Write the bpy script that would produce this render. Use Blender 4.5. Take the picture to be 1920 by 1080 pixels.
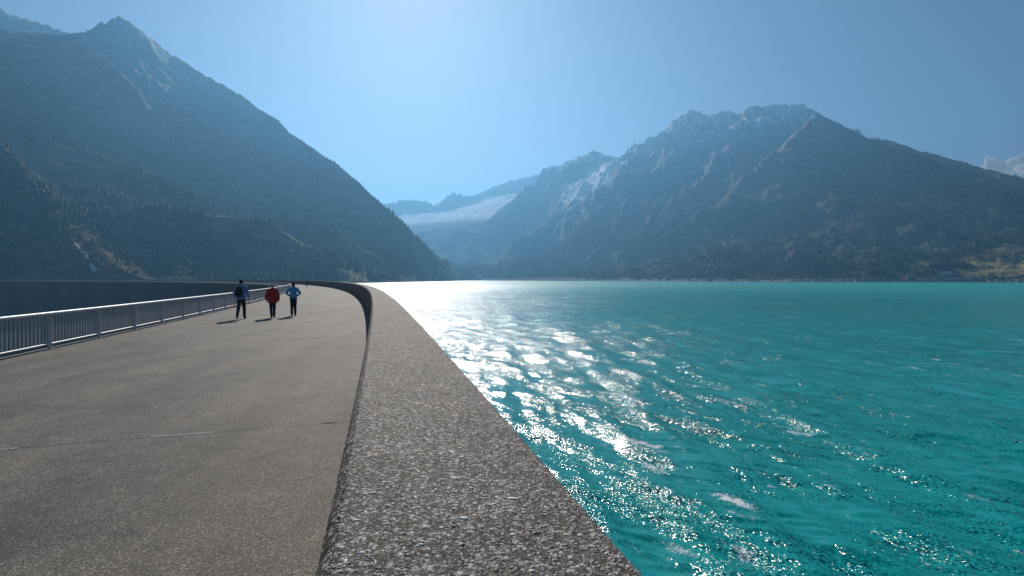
import bpy, bmesh, math, random
import numpy as np
from mathutils import Vector, Matrix

for o in list(bpy.data.objects):
    bpy.data.objects.remove(o)
scene = bpy.context.scene
COL = scene.collection
rad = math.radians
random.seed(7)
RNG = np.random.default_rng(11)

# ------------------------------------------------------------------ camera, sky, sun, exposure
EYE = 1.77                     # camera above the road
FPX, HOR = 1073.0, 523.0       # focal length / horizon row measured on the 1920x1080 photograph
cam_d = bpy.data.cameras.new('camera')
cam_d.sensor_width = 36.0
cam_d.lens = FPX / 1920.0 * 36.0
cam_d.shift_y = -(540.0 - HOR) / 1920.0
cam_d.clip_start = 0.06
cam_d.clip_end = 80000.0
cam = bpy.data.objects.new('camera', cam_d)
cam.location = (0, 0, EYE)
cam.rotation_euler = (rad(90), 0, 0)
COL.objects.link(cam)
scene.camera = cam

SUN_AZ, SUN_EL = rad(-10.2), rad(29.0)
world = bpy.data.worlds.new('World')
scene.world = world
world.use_nodes = True
wn = world.node_tree
wn.nodes.clear()
w_out = wn.nodes.new('ShaderNodeOutputWorld')
w_bg = wn.nodes.new('ShaderNodeBackground')
w_sky = wn.nodes.new('ShaderNodeTexSky')
w_sky.sky_type = 'NISHITA'
w_sky.sun_disc = False
w_sky.sun_elevation = SUN_EL
w_sky.sun_rotation = SUN_AZ
w_sky.altitude = 1800
w_sky.air_density = 1.0
w_sky.dust_density = 1.5
w_sky.ozone_density = 3.0
w_bg.inputs['Strength'].default_value = 0.06
wn.links.new(w_sky.outputs[0], w_bg.inputs[0])
wn.links.new(w_bg.outputs[0], w_out.inputs[0])

sun_d = bpy.data.lights.new('sun', 'SUN')
sun_d.energy = 5.0
sun_d.angle = rad(0.53)
sun_d.color = (1.0, 0.92, 0.83)
sun = bpy.data.objects.new('sun', sun_d)
sdir = Vector((math.sin(SUN_AZ) * math.cos(SUN_EL), math.cos(SUN_AZ) * math.cos(SUN_EL), math.sin(SUN_EL)))
sun.rotation_euler = (-sdir).to_track_quat('-Z', 'Y').to_euler()
sun.location = (0, 0, 60)
COL.objects.link(sun)

scene.view_settings.view_transform = 'Standard'
scene.view_settings.look = 'None'
scene.view_settings.gamma = 1.0
scene.view_settings.exposure = 0.06
scene.view_settings.use_curve_mapping = False
scene.cycles.use_denoising = True
scene.cycles.volume_bounces = 0
scene.cycles.max_bounces = 6
scene.cycles.sample_clamp_indirect = 4.0

# ------------------------------------------------------------------ helpers
def tag(o, label=None, cat=None, group=None, kind=None):
    if label: o['label'] = label
    if cat: o['category'] = cat
    if group: o['group'] = group
    if kind: o['kind'] = kind
    return o

def empty(name, loc=(0, 0, 0), rz=0.0):
    o = bpy.data.objects.new(name, None)
    o.empty_display_size = 0.3
    o.location = loc
    o.rotation_euler = (0, 0, rz)
    COL.objects.link(o)
    return o

def link_mesh(name, me, mat=None, parent=None, loc=None, smooth=False):
    o = bpy.data.objects.new(name, me)
    if mat is not None and not me.materials:
        me.materials.append(mat)
    COL.objects.link(o)
    if parent is not None: o.parent = parent
    if loc is not None: o.location = loc
    if smooth:
        me.polygons.foreach_set('use_smooth', np.ones(len(me.polygons), bool))
    return o

def np_mesh(name, verts, faces, nside):
    """fast mesh from arrays: faces (n, nside)"""
    verts = np.ascontiguousarray(verts, np.float32); faces = np.ascontiguousarray(faces, np.int32)
    me = bpy.data.meshes.new(name)
    n = len(faces)
    me.vertices.add(len(verts)); me.vertices.foreach_set('co', verts.ravel())
    me.loops.add(n * nside); me.loops.foreach_set('vertex_index', faces.ravel())
    me.polygons.add(n); me.polygons.foreach_set('loop_start', np.arange(n, dtype=np.int32) * nside)
    me.update(calc_edges=True)
    return me

def set_color(me, rgb, name='Col'):
    a = me.color_attributes.new(name, 'FLOAT_COLOR', 'POINT')
    c = np.ones((len(me.vertices), 4), np.float32); c[:, :3] = rgb
    a.data.foreach_set('color', c.ravel())

def set_float(me, val, name):
    a = me.attributes.new(name, 'FLOAT', 'POINT')
    a.data.foreach_set('value', np.ascontiguousarray(val, np.float32))

class MB:
    """collects boxes / tubes / prisms into one mesh"""
    def __init__(self): self.v = []; self.f = []
    def add(self, vs, fs):
        b = len(self.v); self.v += [tuple(p) for p in vs]; self.f += [tuple(i + b for i in f) for f in fs]
    def box(self, c, s, M=None):
        x, y, z = s[0] / 2, s[1] / 2, s[2] / 2
        vs = [Vector((a * x, b * y, d * z)) for d in (-1, 1) for b in (-1, 1) for a in (-1, 1)]
        vs = [(M @ p if M else p) + Vector(c) for p in vs]
        self.add(vs, [(0, 2, 3, 1), (4, 5, 7, 6), (0, 1, 5, 4), (2, 6, 7, 3), (0, 4, 6, 2), (1, 3, 7, 5)])
    def tube(self, pts, r, n=8, cap=True):
        pts = [Vector(p) for p in pts]; rs = r if isinstance(r, (list, tuple)) else [r] * len(pts)
        rings = []
        for i, p in enumerate(pts):
            d = (pts[min(i + 1, len(pts) - 1)] - pts[max(i - 1, 0)]).normalized()
            u = d.cross(Vector((0, 0, 1)))
            if u.length < 1e-3: u = Vector((1, 0, 0))
            u.normalize(); w = u.cross(d)
            rings.append([p + (u * math.cos(2 * math.pi * k / n) + w * math.sin(2 * math.pi * k / n)) * rs[i] for k in range(n)])
        vs = [q for ring in rings for q in ring]; fs = []
        for i in range(len(pts) - 1):
            for k in range(n):
                a, b = i * n + k, i * n + (k + 1) % n
                fs.append((a, b, b + n, a + n))
        if cap:
            fs.append(tuple(range(n - 1, -1, -1))); fs.append(tuple((len(pts) - 1) * n + k for k in range(n)))
        self.add(vs, fs)
    def mesh(self, name):
        me = bpy.data.meshes.new(name); me.from_pydata(self.v, [], self.f); me.update(); return me
    def build(self, name, mat, parent=None, loc=None, smooth=False):
        return link_mesh(name, self.mesh(name), mat, parent, loc, smooth)

# numpy gradient noise -----------------------------------------------------------------
def _hash(ix, iy, seed):
    h = (ix.astype(np.int64) * 374761393 + iy.astype(np.int64) * 668265263 + seed * 974634777) & 0xffffffff
    h = ((h ^ (h >> 13)) * 1274126177) & 0xffffffff
    return (h ^ (h >> 16)) & 0xffffffff
def gnoise(x, y, seed=0):
    xi = np.floor(x); yi = np.floor(y); fx = x - xi; fy = y - yi
    u = fx * fx * fx * (fx * (fx * 6 - 15) + 10); v = fy * fy * fy * (fy * (fy * 6 - 15) + 10)
    def g(dx, dy):
        a = _hash(xi + dx, yi + dy, seed) * (2 * math.pi / 4294967296.0)
        return np.cos(a) * (fx - dx) + np.sin(a) * (fy - dy)
    return 1.5 * ((g(0, 0) * (1 - u) + g(1, 0) * u) * (1 - v) + (g(0, 1) * (1 - u) + g(1, 1) * u) * v)
def fbm(x, y, oct=5, seed=0, gain=.5, ridged=False):
    s = np.zeros_like(x); a = 1.0; t = 0.0
    for i in range(oct):
        n = gnoise(x * 2 ** i + 17.3 * i, y * 2 ** i - 9.1 * i, seed + i)
        s += a * ((1 - 2 * np.abs(n)) if ridged else n); t += a; a *= gain
    return s / t
def sstep(a, b, x):
    t = np.clip((x - a) / (b - a), 0, 1); return t * t * (3 - 2 * t)

# materials ------------------------------------------------------------------------------
class Mat:
    def __init__(self, name):
        self.m = bpy.data.materials.new(name); self.m.use_nodes = True
        self.t = self.m.node_tree; self.b = self.t.nodes['Principled BSDF']
    def n(self, typ, **kw):
        nd = self.t.nodes.new(typ)
        for k, v in kw.items():
            if k.startswith('i_'): nd.inputs[k[2:].replace('_', ' ')].default_value = v
            else: setattr(nd, k, v)
        return nd
    def l(self, a, b): self.t.links.new(a, b)
    def set(self, **kw):
        for k, v in kw.items(): self.b.inputs[k.replace('_', ' ')].default_value = v
        return self
    def math(self, op, a, b=None, clamp=False):
        nd = self.n('ShaderNodeMath', operation=op, use_clamp=clamp)
        for i, x in enumerate((a, b)):
            if x is None: continue
            if isinstance(x, (int, float)): nd.inputs[i].default_value = x
            else: self.l(x, nd.inputs[i])
        return nd.outputs[0]
    def vmath(self, op, a, b=None):
        nd = self.n('ShaderNodeVectorMath', operation=op)
        for i, x in enumerate((a, b)):
            if x is None: continue
            if isinstance(x, (tuple, list)): nd.inputs[i].default_value = x
            else: self.l(x, nd.inputs[i])
        return nd.outputs[0]
    def mix(self, fac, a, b, blend='MIX'):
        nd = self.n('ShaderNodeMix', data_type='RGBA', blend_type=blend)
        for i, x in ((0, fac), (6, a), (7, b)):
            if isinstance(x, (int, float)): nd.inputs[i].default_value = x
            elif isinstance(x, (tuple, list)): nd.inputs[i].default_value = tuple(x) + (1,) * (4 - len(x))
            else: self.l(x, nd.inputs[i])
        return nd.outputs[2]
    def ramp(self, fac, stops, interp='LINEAR'):
        nd = self.n('ShaderNodeValToRGB'); cr = nd.color_ramp; cr.interpolation = interp
        while len(cr.elements) < len(stops): cr.elements.new(0.5)
        for e, (p, c) in zip(cr.elements, stops):
            e.position = p; e.color = tuple(c) + (1,) * (4 - len(c)) if isinstance(c, (tuple, list)) else (c, c, c, 1)
        self.l(fac, nd.inputs[0]); return nd.outputs[0]
    def noise(self, vec, scale, detail=3, rough=.5, out=0):
        nd = self.n('ShaderNodeTexNoise', i_Scale=scale, i_Detail=detail, i_Roughness=rough); self.l(vec, nd.inputs['Vector']); return nd.outputs[out]
    def voronoi(self, vec, scale, rnd=1.0):
        nd = self.n('ShaderNodeTexVoronoi', i_Scale=scale, i_Randomness=rnd); self.l(vec, nd.inputs['Vector']); return nd
    def pos(self): return self.n('ShaderNodeNewGeometry').outputs['Position']
    def bump(self, h, strength, dist):
        nd = self.n('ShaderNodeBump', i_Strength=strength, i_Distance=dist); self.l(h, nd.inputs['Height']); self.l(nd.outputs[0], self.b.inputs['Normal'])

def simple(name, col, rough=.6, metal=0.0, var=.12, scale=6.0):
    M = Mat(name).set(Roughness=rough, Metallic=metal)
    tc = M.n('ShaderNodeTexCoord').outputs['Object']
    n = M.noise(tc, scale, 4, .6)
    lo = tuple(c * (1 - var * 1.6) for c in col); hi = tuple(min(1, c * (1 + var * 1.6)) for c in col)
    M.l(M.ramp(n, [(.3, lo), (.7, hi)]), M.b.inputs['Base Color'])
    return M.m

CXR, CYR = 0.01 - 735.6 * math.cos(rad(12.726)), -735.6 * math.sin(rad(12.726))   # centre of the dam's curve
# road: weathered asphalt with fine light chippings
M = Mat('asphalt'); p = M.pos()
v = M.voronoi(p, 120); chip = M.n('ShaderNodeSeparateColor'); M.l(v.outputs['Color'], chip.inputs[0])
grain = M.ramp(chip.outputs[0], [(0, (.06, .056, .05)), (.5, (.15, .141, .128)), (.88, (.215, .2, .182)), (.95, (.45, .43, .40))])
sp = M.vmath('MULTIPLY', p, (1, .22, 1))
blotch = M.noise(sp, .75, 5, .6)
pc = M.vmath('SUBTRACT', p, (CXR, CYR, 0.0)); lnn = M.n('ShaderNodeVectorMath', operation='LENGTH'); M.l(pc, lnn.inputs[0])
sxy = M.n('ShaderNodeSeparateXYZ'); M.l(p, sxy.inputs[0]); cmb = M.n('ShaderNodeCombineXYZ'); M.l(lnn.outputs['Value'], cmb.inputs[0]); M.l(M.math('MULTIPLY', sxy.outputs[1], .07), cmb.inputs[1])
lanes = M.noise(cmb.outputs[0], 1.1, 4, .6); stain = M.noise(p, .55, 6, .7)
blotch2 = M.noise(p, 3.1, 5, .65)
c = M.mix(1.0, grain, M.ramp(blotch, [(.28, (.70, .66, .60)), (.5, (1.0, .945, .86)), (.72, (1.28, 1.18, 1.05))]), 'MULTIPLY')
c = M.mix(1.0, c, M.ramp(blotch2, [(.3, .8), (.7, 1.18)]), 'MULTIPLY')
c = M.mix(1.0, c, M.ramp(lanes, [(.35, (.84, .84, .85)), (.65, (1.12, 1.1, 1.07))]), 'MULTIPLY')
c = M.mix(1.0, c, M.ramp(stain, [(.36, (.72, .72, .73)), (.47, 1.0), (.62, 1.0), (.7, (1.16, 1.13, 1.1))]), 'MULTIPLY')
M.l(c, M.b.inputs['Base Color']); M.set(Roughness=.8); M.b.inputs['Specular IOR Level'].default_value = .25
M.bump(M.math('ADD', M.math('MULTIPLY', v.outputs['Distance'], -1.0), chip.outputs[1]), .55, .003)
ASPHALT = M.m

# parapet: exposed aggregate concrete
def aggregate(name, dark=1.0):
    M = Mat(name); p = M.pos()
    wob = M.n('ShaderNodeTexNoise', i_Scale=60.0, i_Detail=1.0); M.l(p, wob.inputs['Vector'])
    q = M.vmath('ADD', p, M.vmath('SCALE', M.vmath('SUBTRACT', wob.outputs['Color'], (.5, .5, .5))))
    q.node.inputs[1].links[0].from_node.inputs['Scale'].default_value = .006
    v1 = M.voronoi(q, 104); s1 = M.n('ShaderNodeSeparateColor'); M.l(v1.outputs['Color'], s1.inputs[0])
    v2 = M.voronoi(q, 56); s2 = M.n('ShaderNodeSeparateColor'); M.l(v2.outputs['Color'], s2.inputs[0])
    k = dark
    cols = [(0, (.015 * k, .013 * k, .011 * k)), (.28, (.07 * k, .06 * k, .05 * k)), (.55, (.15 * k, .132 * k, .112 * k)), (.74, (.26 * k, .24 * k, .212 * k)), (.88, (.75 * k, .72 * k, .68 * k))]
    a = M.ramp(s1.outputs[0], cols)
    b = M.ramp(s2.outputs[0], cols)
    big = M.math('MULTIPLY', M.math('GREATER_THAN', s2.outputs[1], .72), M.math('LESS_THAN', v2.outputs['Distance'], .34))
    c = M.mix(big, a, b)
    edge = M.math('GREATER_THAN', v1.outputs['Distance'], .52)
    c = M.mix(M.math('MULTIPLY', edge, .5), c, (.075 * k, .062 * k, .052 * k))
    blot = M.noise(p, 4.2, 5, .65)
    c = M.mix(1.0, c, M.ramp(blot, [(.3, (.66, .60, .54)), (.5, (1, .93, .85)), (.7, (1.28, 1.19, 1.08))]), 'MULTIPLY')
    M.l(c, M.b.inputs['Base Color']); M.set(Roughness=.8); M.b.inputs['Specular IOR Level'].default_value = .15
    h = M.math('SUBTRACT', M.math('ADD', s1.outputs[2], M.math('MULTIPLY', big, .8)), M.math('MULTIPLY', v1.outputs['Distance'], 1.6))
    M.bump(h, .22, .002)
    return M.m
AGG = aggregate('exposed_aggregate_concrete', .8)

# plain board-marked concrete of the dam
M = Mat('dam_concrete'); p = M.pos()
st = M.noise(M.vmath('MULTIPLY', p, (.5, .5, .06)), .9, 5, .6); ly = M.noise(M.vmath('MULTIPLY', p, (.02, .02, 1)), .7, 3, .6)
M.l(M.mix(1.0, M.ramp(st, [(.3, (.085, .083, .08)), (.7, (.15, .146, .14))]), M.ramp(ly, [(.35, .82), (.65, 1.1)]), 'MULTIPLY'), M.b.inputs['Base Color'])
M.set(Roughness=.85); DAMC = M.m
DAMB = []
for k_ in (.8, .95, 1.1):
    m2 = DAMC.copy(); DAMB.append(m2)
    for nd in m2.node_tree.nodes:
        if nd.type == 'VALTORGB':
            for e_ in nd.color_ramp.elements: e_.color = tuple(min(1, c_ * (k_ if e_.color[0] < .3 else 1)) for c_ in e_.color[:3]) + (1,)
PALE = simple('pale_slab_concrete', (.5, .48, .45), .8, 0, .12, .8)
STEEL = simple('painted_grey_steel', (.46, .48, .5), .42, .0, .08, 2.0)
STEELD = simple('galvanised_baluster_steel', (.33, .36, .38), .45, .0, .1, 2.0)
PLATE = simple('galvanised_plate', (.55, .55, .53), .5, .0, .1, 8.0)

# terrain: vertex colour with fine mottling and relief
def terrain_mat(name, sc, bumpd):
    M = Mat(name); p = M.pos()
    a = M.n('ShaderNodeVertexColor', layer_name='Col').outputs[0]
    n = M.noise(p, sc, 6, .7)
    c = M.mix(1.0, a, M.ramp(n, [(.28, .45), (.5, 1.0), (.75, 1.6)]), 'MULTIPLY')
    M.l(c, M.b.inputs['Base Color']); M.set(Roughness=.95)
    M.b.inputs['Specular IOR Level'].default_value = .1
    M.bump(n, 1.0, bumpd)
    return M.m
TERR = terrain_mat('mountain_ground', .045, 14.0)
TERRF = terrain_mat('far_mountain_ground', .016, 40.0)
M = Mat('foliage'); a = M.n('ShaderNodeVertexColor', layer_name='Col').outputs[0]
M.l(a, M.b.inputs['Base Color']); M.set(Roughness=.8); M.b.inputs['Specular IOR Level'].default_value = .15
FOL = M.m
def leafmat(name, col, tr=.55):
    M = Mat(name); tc = M.n('ShaderNodeTexCoord').outputs['Object']; n = M.noise(tc, .9, 3, .7)
    M.l(M.ramp(n, [(.3, tuple(x * .55 for x in col)), (.7, tuple(x * 1.5 for x in col))]), M.b.inputs['Base Color'])
    cr_ = M.b.inputs['Base Color'].links[0].from_socket; M.t.nodes.remove(M.b)
    df = M.n('ShaderNodeBsdfDiffuse'); tl = M.n('ShaderNodeBsdfTranslucent'); mx = M.n('ShaderNodeMixShader'); mx.inputs[0].default_value = tr
    for s_n in (df, tl): M.l(cr_, s_n.inputs[0])
    M.l(df.outputs[0], mx.inputs[1]); M.l(tl.outputs[0], mx.inputs[2]); M.l(mx.outputs[0], M.t.nodes['Material Output'].inputs[0])
    return M.m
NEEDLE = leafmat('conifer_needles', (.03, .05, .022), .15)
LARCH = leafmat('autumn_larch_needles', (.12, .095, .03))
RUST = leafmat('rust_leaves', (.27, .14, .065))
GOLD = leafmat('golden_leaves', (.3, .225, .075))
OLIVE = leafmat('olive_leaves', (.10, .11, .04))
BARK = simple('bark', (.08, .06, .045), .9)

# water: milky glacial lake with ripples, glitter and foam
M = Mat('glacial_water'); p = M.pos()
gN = M.n('ShaderNodeNewGeometry').outputs['Normal']
rot = M.n('ShaderNodeMapping'); rot.inputs['Rotation'].default_value = (0, 0, -math.atan2(.52, .85)); M.l(p, rot.inputs['Vector'])
q = M.vmath('MULTIPLY', rot.outputs[0], (1, .45, 1))
gust = M.math('MULTIPLY', M.ramp(M.noise(q, .085, 3, .6), [(.34, .55), (.64, 1.2)]), M.ramp(M.noise(q, .62, 4, .7), [(.40, .22), (.60, 1.35)]))
def slope(scale, k, det=2):
    nz = M.n('ShaderNodeTexNoise', i_Scale=scale, i_Detail=det, i_Roughness=.55); M.l(q, nz.inputs['Vector'])
    return M.vmath('MULTIPLY', M.vmath('SUBTRACT', nz.outputs['Color'], (.5, .5, .5)), (k, k, 0))
s = M.vmath('ADD', slope(24.0, 3.0, 2), slope(6.0, .7, 1))
gm = M.n('ShaderNodeVectorMath', operation='SCALE'); M.l(s, gm.inputs[0]); M.l(gust, gm.inputs['Scale'])
calm = M.n('ShaderNodeAttribute', attribute_name='open_water').outputs['Fac']
sc2 = M.n('ShaderNodeVectorMath', operation='SCALE'); M.l(gm.outputs[0], sc2.inputs[0]); M.l(M.math('SUBTRACT', 1.0, M.math('MULTIPLY', calm, .55)), sc2.inputs['Scale'])
far = M.vmath('ADD', sc2.outputs[0], slope(.9, .32, 1))
nn = M.vmath('NORMALIZE', M.vmath('ADD', gN, far))
M.l(nn, M.b.inputs['Normal'])
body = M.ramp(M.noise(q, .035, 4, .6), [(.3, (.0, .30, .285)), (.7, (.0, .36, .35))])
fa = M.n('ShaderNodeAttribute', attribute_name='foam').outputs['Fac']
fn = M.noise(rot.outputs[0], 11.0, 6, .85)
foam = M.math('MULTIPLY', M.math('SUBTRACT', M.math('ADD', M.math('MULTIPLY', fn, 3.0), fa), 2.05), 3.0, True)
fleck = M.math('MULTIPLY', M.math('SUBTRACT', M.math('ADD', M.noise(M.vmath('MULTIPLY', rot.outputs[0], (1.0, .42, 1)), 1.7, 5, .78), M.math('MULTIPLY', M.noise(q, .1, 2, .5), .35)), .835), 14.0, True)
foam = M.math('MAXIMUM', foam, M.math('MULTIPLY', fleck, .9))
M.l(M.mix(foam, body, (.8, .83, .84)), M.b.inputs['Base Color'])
M.l(M.math('ADD', M.math('MULTIPLY', foam, .5), M.math('ADD', M.math('MULTIPLY', calm, .38), .13)), M.b.inputs['Roughness'])
M.set(IOR=1.33)
WATER = M.m

# ------------------------------------------------------------------ dam geometry
R = 735.6
HD = rad(12.726)
CX, CY = 0.01 - R * math.cos(HD), -R * math.sin(HD)
PAR_IN, PAR_OUT, PAR_H = R - .136, R + .471, 1.225
RAIL_R, RAIL_H = R - 7.97, 0.95
WATER_Z = EYE - 7.0
VALLEY_Z = -110.0
def arc(r, s, z=0.0):
    """point on the crest: radius r, s metres along the parapet from beside the camera"""
    a = HD + s / R
    return Vector((CX + r * math.cos(a), CY + r * math.sin(a), z))
S0, S1 = -14.0, 900.0

def sweep(profile, ss, close=True):
    """profile: list of (r, z) swept along the crest"""
    n = len(profile)
    vs = np.array([[*arc(r, s, z)] for s in ss for r, z in profile])
    fs = []
    for i in range(len(ss) - 1):
        for k in range(n if close else n - 1):
            a, b = i * n + k, i * n + (k + 1) % n
            fs.append((a, a + n, b + n, b))
    return vs, np.array(fs)
def geo_s(s0=S0, s1=S1):
    near = list(np.arange(s0, 0, 1.0)) + list(np.arange(0, 12, .25)) + list(np.arange(12, 60, 1.5)) + list(np.arange(60, s1 + 1, 5.0))
    return near

road_v, road_f = sweep([(PAR_IN + .02, 0.0), (RAIL_R - .22, 0.0)], geo_s(), close=False)
road = link_mesh('road', np_mesh('road', road_v, road_f[:, ::-1] if True else road_f, 4), ASPHALT)
tag(road, kind='structure')

ground = MB(); ground.add([(-3050, -600, VALLEY_Z), (3200, -600, VALLEY_Z), (3200, 7400, VALLEY_Z), (-3050, 7400, VALLEY_Z)], [(0, 1, 2, 3)])
tag(ground.build('ground', simple('valley_ground', (.05, .07, .03), .95, 0, .3, .01)), kind='structure')

dam = empty('dam', (0, 0, 0))
tag(dam, 'long curved concrete arch dam carrying the road beside the turquoise lake', 'dam')
# crest slab edge below the railing with small brackets
vs, fs = sweep([(RAIL_R + .3, -.006), (RAIL_R - .28, -.006), (RAIL_R - .28, -.45), (RAIL_R + .3, -.45)], geo_s())
link_mesh('crest_slab', np_mesh('crest_slab', vs, fs, 4), PALE, dam)
vs, fs = sweep([(PAR_IN + .1, -.3), (RAIL_R + .31, -.3), (RAIL_R + .31, -.008), (PAR_IN + .1, -.008)], geo_s())
link_mesh('deck', np_mesh('deck', vs, fs, 4), DAMC, dam)
bm_ = MB(); bm_.add([(-.2, -.09, -.5), (.2, -.09, -.5), (.2, .09, -.5), (-.2, .09, -.5), (-.2, -.09, 0), (.2, -.09, 0), (.2, .09, 0), (-.2, .09, 0), ],
                    [(0, 3, 2, 1), (4, 5, 6, 7), (0, 1, 5, 4), (2, 3, 7, 6), (1, 2, 6, 5), (3, 0, 4, 7)])
bracket_me = bm_.mesh('bracket'); bracket_me.materials.append(PALE)
for i in range(100):
    s = 140 + i * 6.0
    o = link_mesh('bracket', bracket_me, None, dam, arc(RAIL_R - .06, s, -.45)); o.rotation_euler.z = HD + s / R
# concrete blocks of the wall with open joints between them
def r_down(z):
    t = -z / 110.0
    return RAIL_R - .05 + 9.0 * math.sin(math.pi * min(t, 1) * .9) * (1 - .3 * t)
BW = 20.0
nb = int((S1 - S0) / BW)
for i in range(nb):
    s0 = S0 + i * BW + .35; s1 = S0 + (i + 1) * BW - .35; off = random.uniform(-.12, .12)
    ss = np.linspace(s0, s1, 6); zs = [-.47, -3, -7, -12, -18, -25, -33, -45, -60, -80, -109.5]
    prof = [(PAR_OUT - .01, -.47)] + [(r_down(z) + off, z) for z in zs] + [(PAR_OUT + 9, -109.5), (PAR_OUT + 2, -50)]
    vs, fs = sweep(prof, ss)
    n = len(prof)
    me = bpy.data.meshes.new('concrete_block')
    me.from_pydata([tuple(v) for v in vs], [], [tuple(f) for f in fs] + [tuple(range(n)), tuple(range(n * 6 - 1, n * 5 - 1, -1))])
    me.update()
    link_mesh('concrete_block', me, DAMB[i % 3], dam)
# dark filler set back in the joints
vs, fs = sweep([(PAR_OUT - .6, -.6), (RAIL_R + 1.0, -.6)] + [(r_down(z) + 1.6, z) for z in (-3, -10, -25, -60, -109)] + [(PAR_OUT - .6, -109)], geo_s())
link_mesh('joint_core', np_mesh('joint_core', vs, fs, 4), DAMC, dam)

# parapet wall, inner edge chamfered and a little broken
def jit(k): return random.uniform(-k, k)
prof_n = []
ss = list(np.arange(S0, -1, .5)) + list(np.arange(-1, 9, .03)) + list(np.arange(9, 40, .4)) + list(np.arange(40, S1, 4))
vv = []; CH = .034
for s in ss:
    near = 1.0 if -1 < s < 9 else 0.25
    j = [jit(.0035) * near for _ in range(4)]
    for r, z in [(PAR_IN, -.3), (PAR_IN, PAR_H - CH + j[0]), (PAR_IN + CH * .45 + j[1], PAR_H - CH * .42 + j[1]), (PAR_IN + CH + j[2], PAR_H),
                 (PAR_OUT - .02 + j[3] * .6, PAR_H), (PAR_OUT, PAR_H - .02), (PAR_OUT, -12.0), (PAR_IN + .3, -12.0)]:
        vv.append(tuple(arc(r, s, z)))
n = 8; ff = []
for i in range(len(ss) - 1):
    for k in range(n):
        a, b = i * n + k, i * n + (k + 1) % n
        ff.append((a, b, b + n, a + n))
ff.append(tuple(range(n - 1, -1, -1))); ff.append(tuple((len(ss) - 1) * n + k for k in range(n)))
parapet = empty('parapet_wall', tuple(arc(R, 0, 0)))
tag(parapet, 'thick curved parapet wall of rough pebbly concrete along the lake edge', 'wall')
me = bpy.data.meshes.new('wall_body'); me.from_pydata(vv, [], ff); me.update()
bm = bmesh.new(); bm.from_mesh(me); bmesh.ops.recalc_face_normals(bm, faces=bm.faces); bm.to_mesh(me); bm.free()
wb = link_mesh('wall_body', me, AGG, parapet); wb.matrix_parent_inverse = Matrix.Translation(-arc(R, 0, 0))

# ------------------------------------------------------------------ terrain
def PX(px, py, Z):
    return ((px - 960) / FPX * Z, Z, EYE + (HOR - py) / FPX * Z)
def dense(pts, step):
    pts = np.array(pts, float); out = [pts[0]]
    for a, b in zip(pts[:-1], pts[1:]):
        k = max(1, int(np.hypot(*(b - a)[:2]) / step))
        for i in range(1, k + 1): out.append(a + (b - a) * i / k)
    return np.array(out)
def dist_line(P, L, p=None, chunk=20000):
    """distance to dense polyline L (n,2|3); with z: inverse distance weighted height"""
    d = np.empty(len(P)); z = np.empty(len(P))
    for i in range(0, len(P), chunk):
        q = P[i:i + chunk]
        D2 = (q[:, None, 0] - L[None, :, 0]) ** 2 + (q[:, None, 1] - L[None, :, 1]) ** 2
        d[i:i + chunk] = np.sqrt(D2.min(1))
        if L.shape[1] > 2:
            w = (D2 + 9.0) ** -2.5
            z[i:i + chunk] = (w * L[None, :, 2]).sum(1) / w.sum(1)
    return d, z
def inside(P, poly):
    x, y = P[:, 0], P[:, 1]; c = np.zeros(len(P), bool); n = len(poly)
    for i in range(n):
        x0, y0 = poly[i]; x1, y1 = poly[(i + 1) % n]
        if y0 == y1: continue
        c ^= ((y0 > y) != (y1 > y)) & (x < (x1 - x0) * (y - y0) / (y1 - y0) + x0)
    return c

SHORE_R = [(1500, 300), (1350, 800), (1033, 1155), (863, 1252), (662, 1366), (496, 1565), (350, 1878), (85, 2276), (-120, 2560), (-205, 2720)]
SHORE_L = [(-205, 2560), (-214, 2480), (-226, 2000), (-238, 1502), (-252, 1001), (-330, 860), (-430, 760), (-640, 670), (-900, 640), (-1200, 640)]
LAKE = [(5, -160), (700, -160)] + SHORE_R + SHORE_L + [(-1200, 500)]

RIDGE_L = dense([PX(*q) for q in [(-420, 60, 1450), (-300, 60, 1500), (-150, 30, 1560), (0, 50, 1620), (55, 60, 1660), (130, 62, 1720), (165, 60, 1760), (182, 56, 1800), (191, 43, 1830), (200, 47, 1840), (212, 33, 1870), (224, 29, 1890), (240, 38, 1915), (262, 60, 1960), (300, 85, 2025), (325, 103, 2047), (360, 125, 2090), (400, 147, 2060), (450, 175, 2030), (480, 200, 2006), (510, 217, 1970), (540, 245, 1930), (570, 266, 1870), (600, 285, 1820), (640, 312, 1777), (680, 348, 1711), (720, 380, 1635), (745, 402, 1602), (780, 436, 1700), (810, 464, 1850), (840, 496, 2050), (868, 524.5, 2400)]], 14)
RIDGE_L2 = dense([PX(*q) for q in [(-300, 20, 2000), (-60, -2, 2080), (0, 15, 2100), (30, 28, 2120), (90, 45, 2150), (128, 60, 2180), (200, 100, 2200)]], 25)
SPUR = dense([PX(*q) for q in [(-300, 120, 1000), (-120, 200, 930), (0, 268, 880), (60, 338, 850), (110, 402, 820), (140, 432, 800), (190, 470, 770), (240, 512, 735), (262, 527, 720)]], 10)
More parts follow.
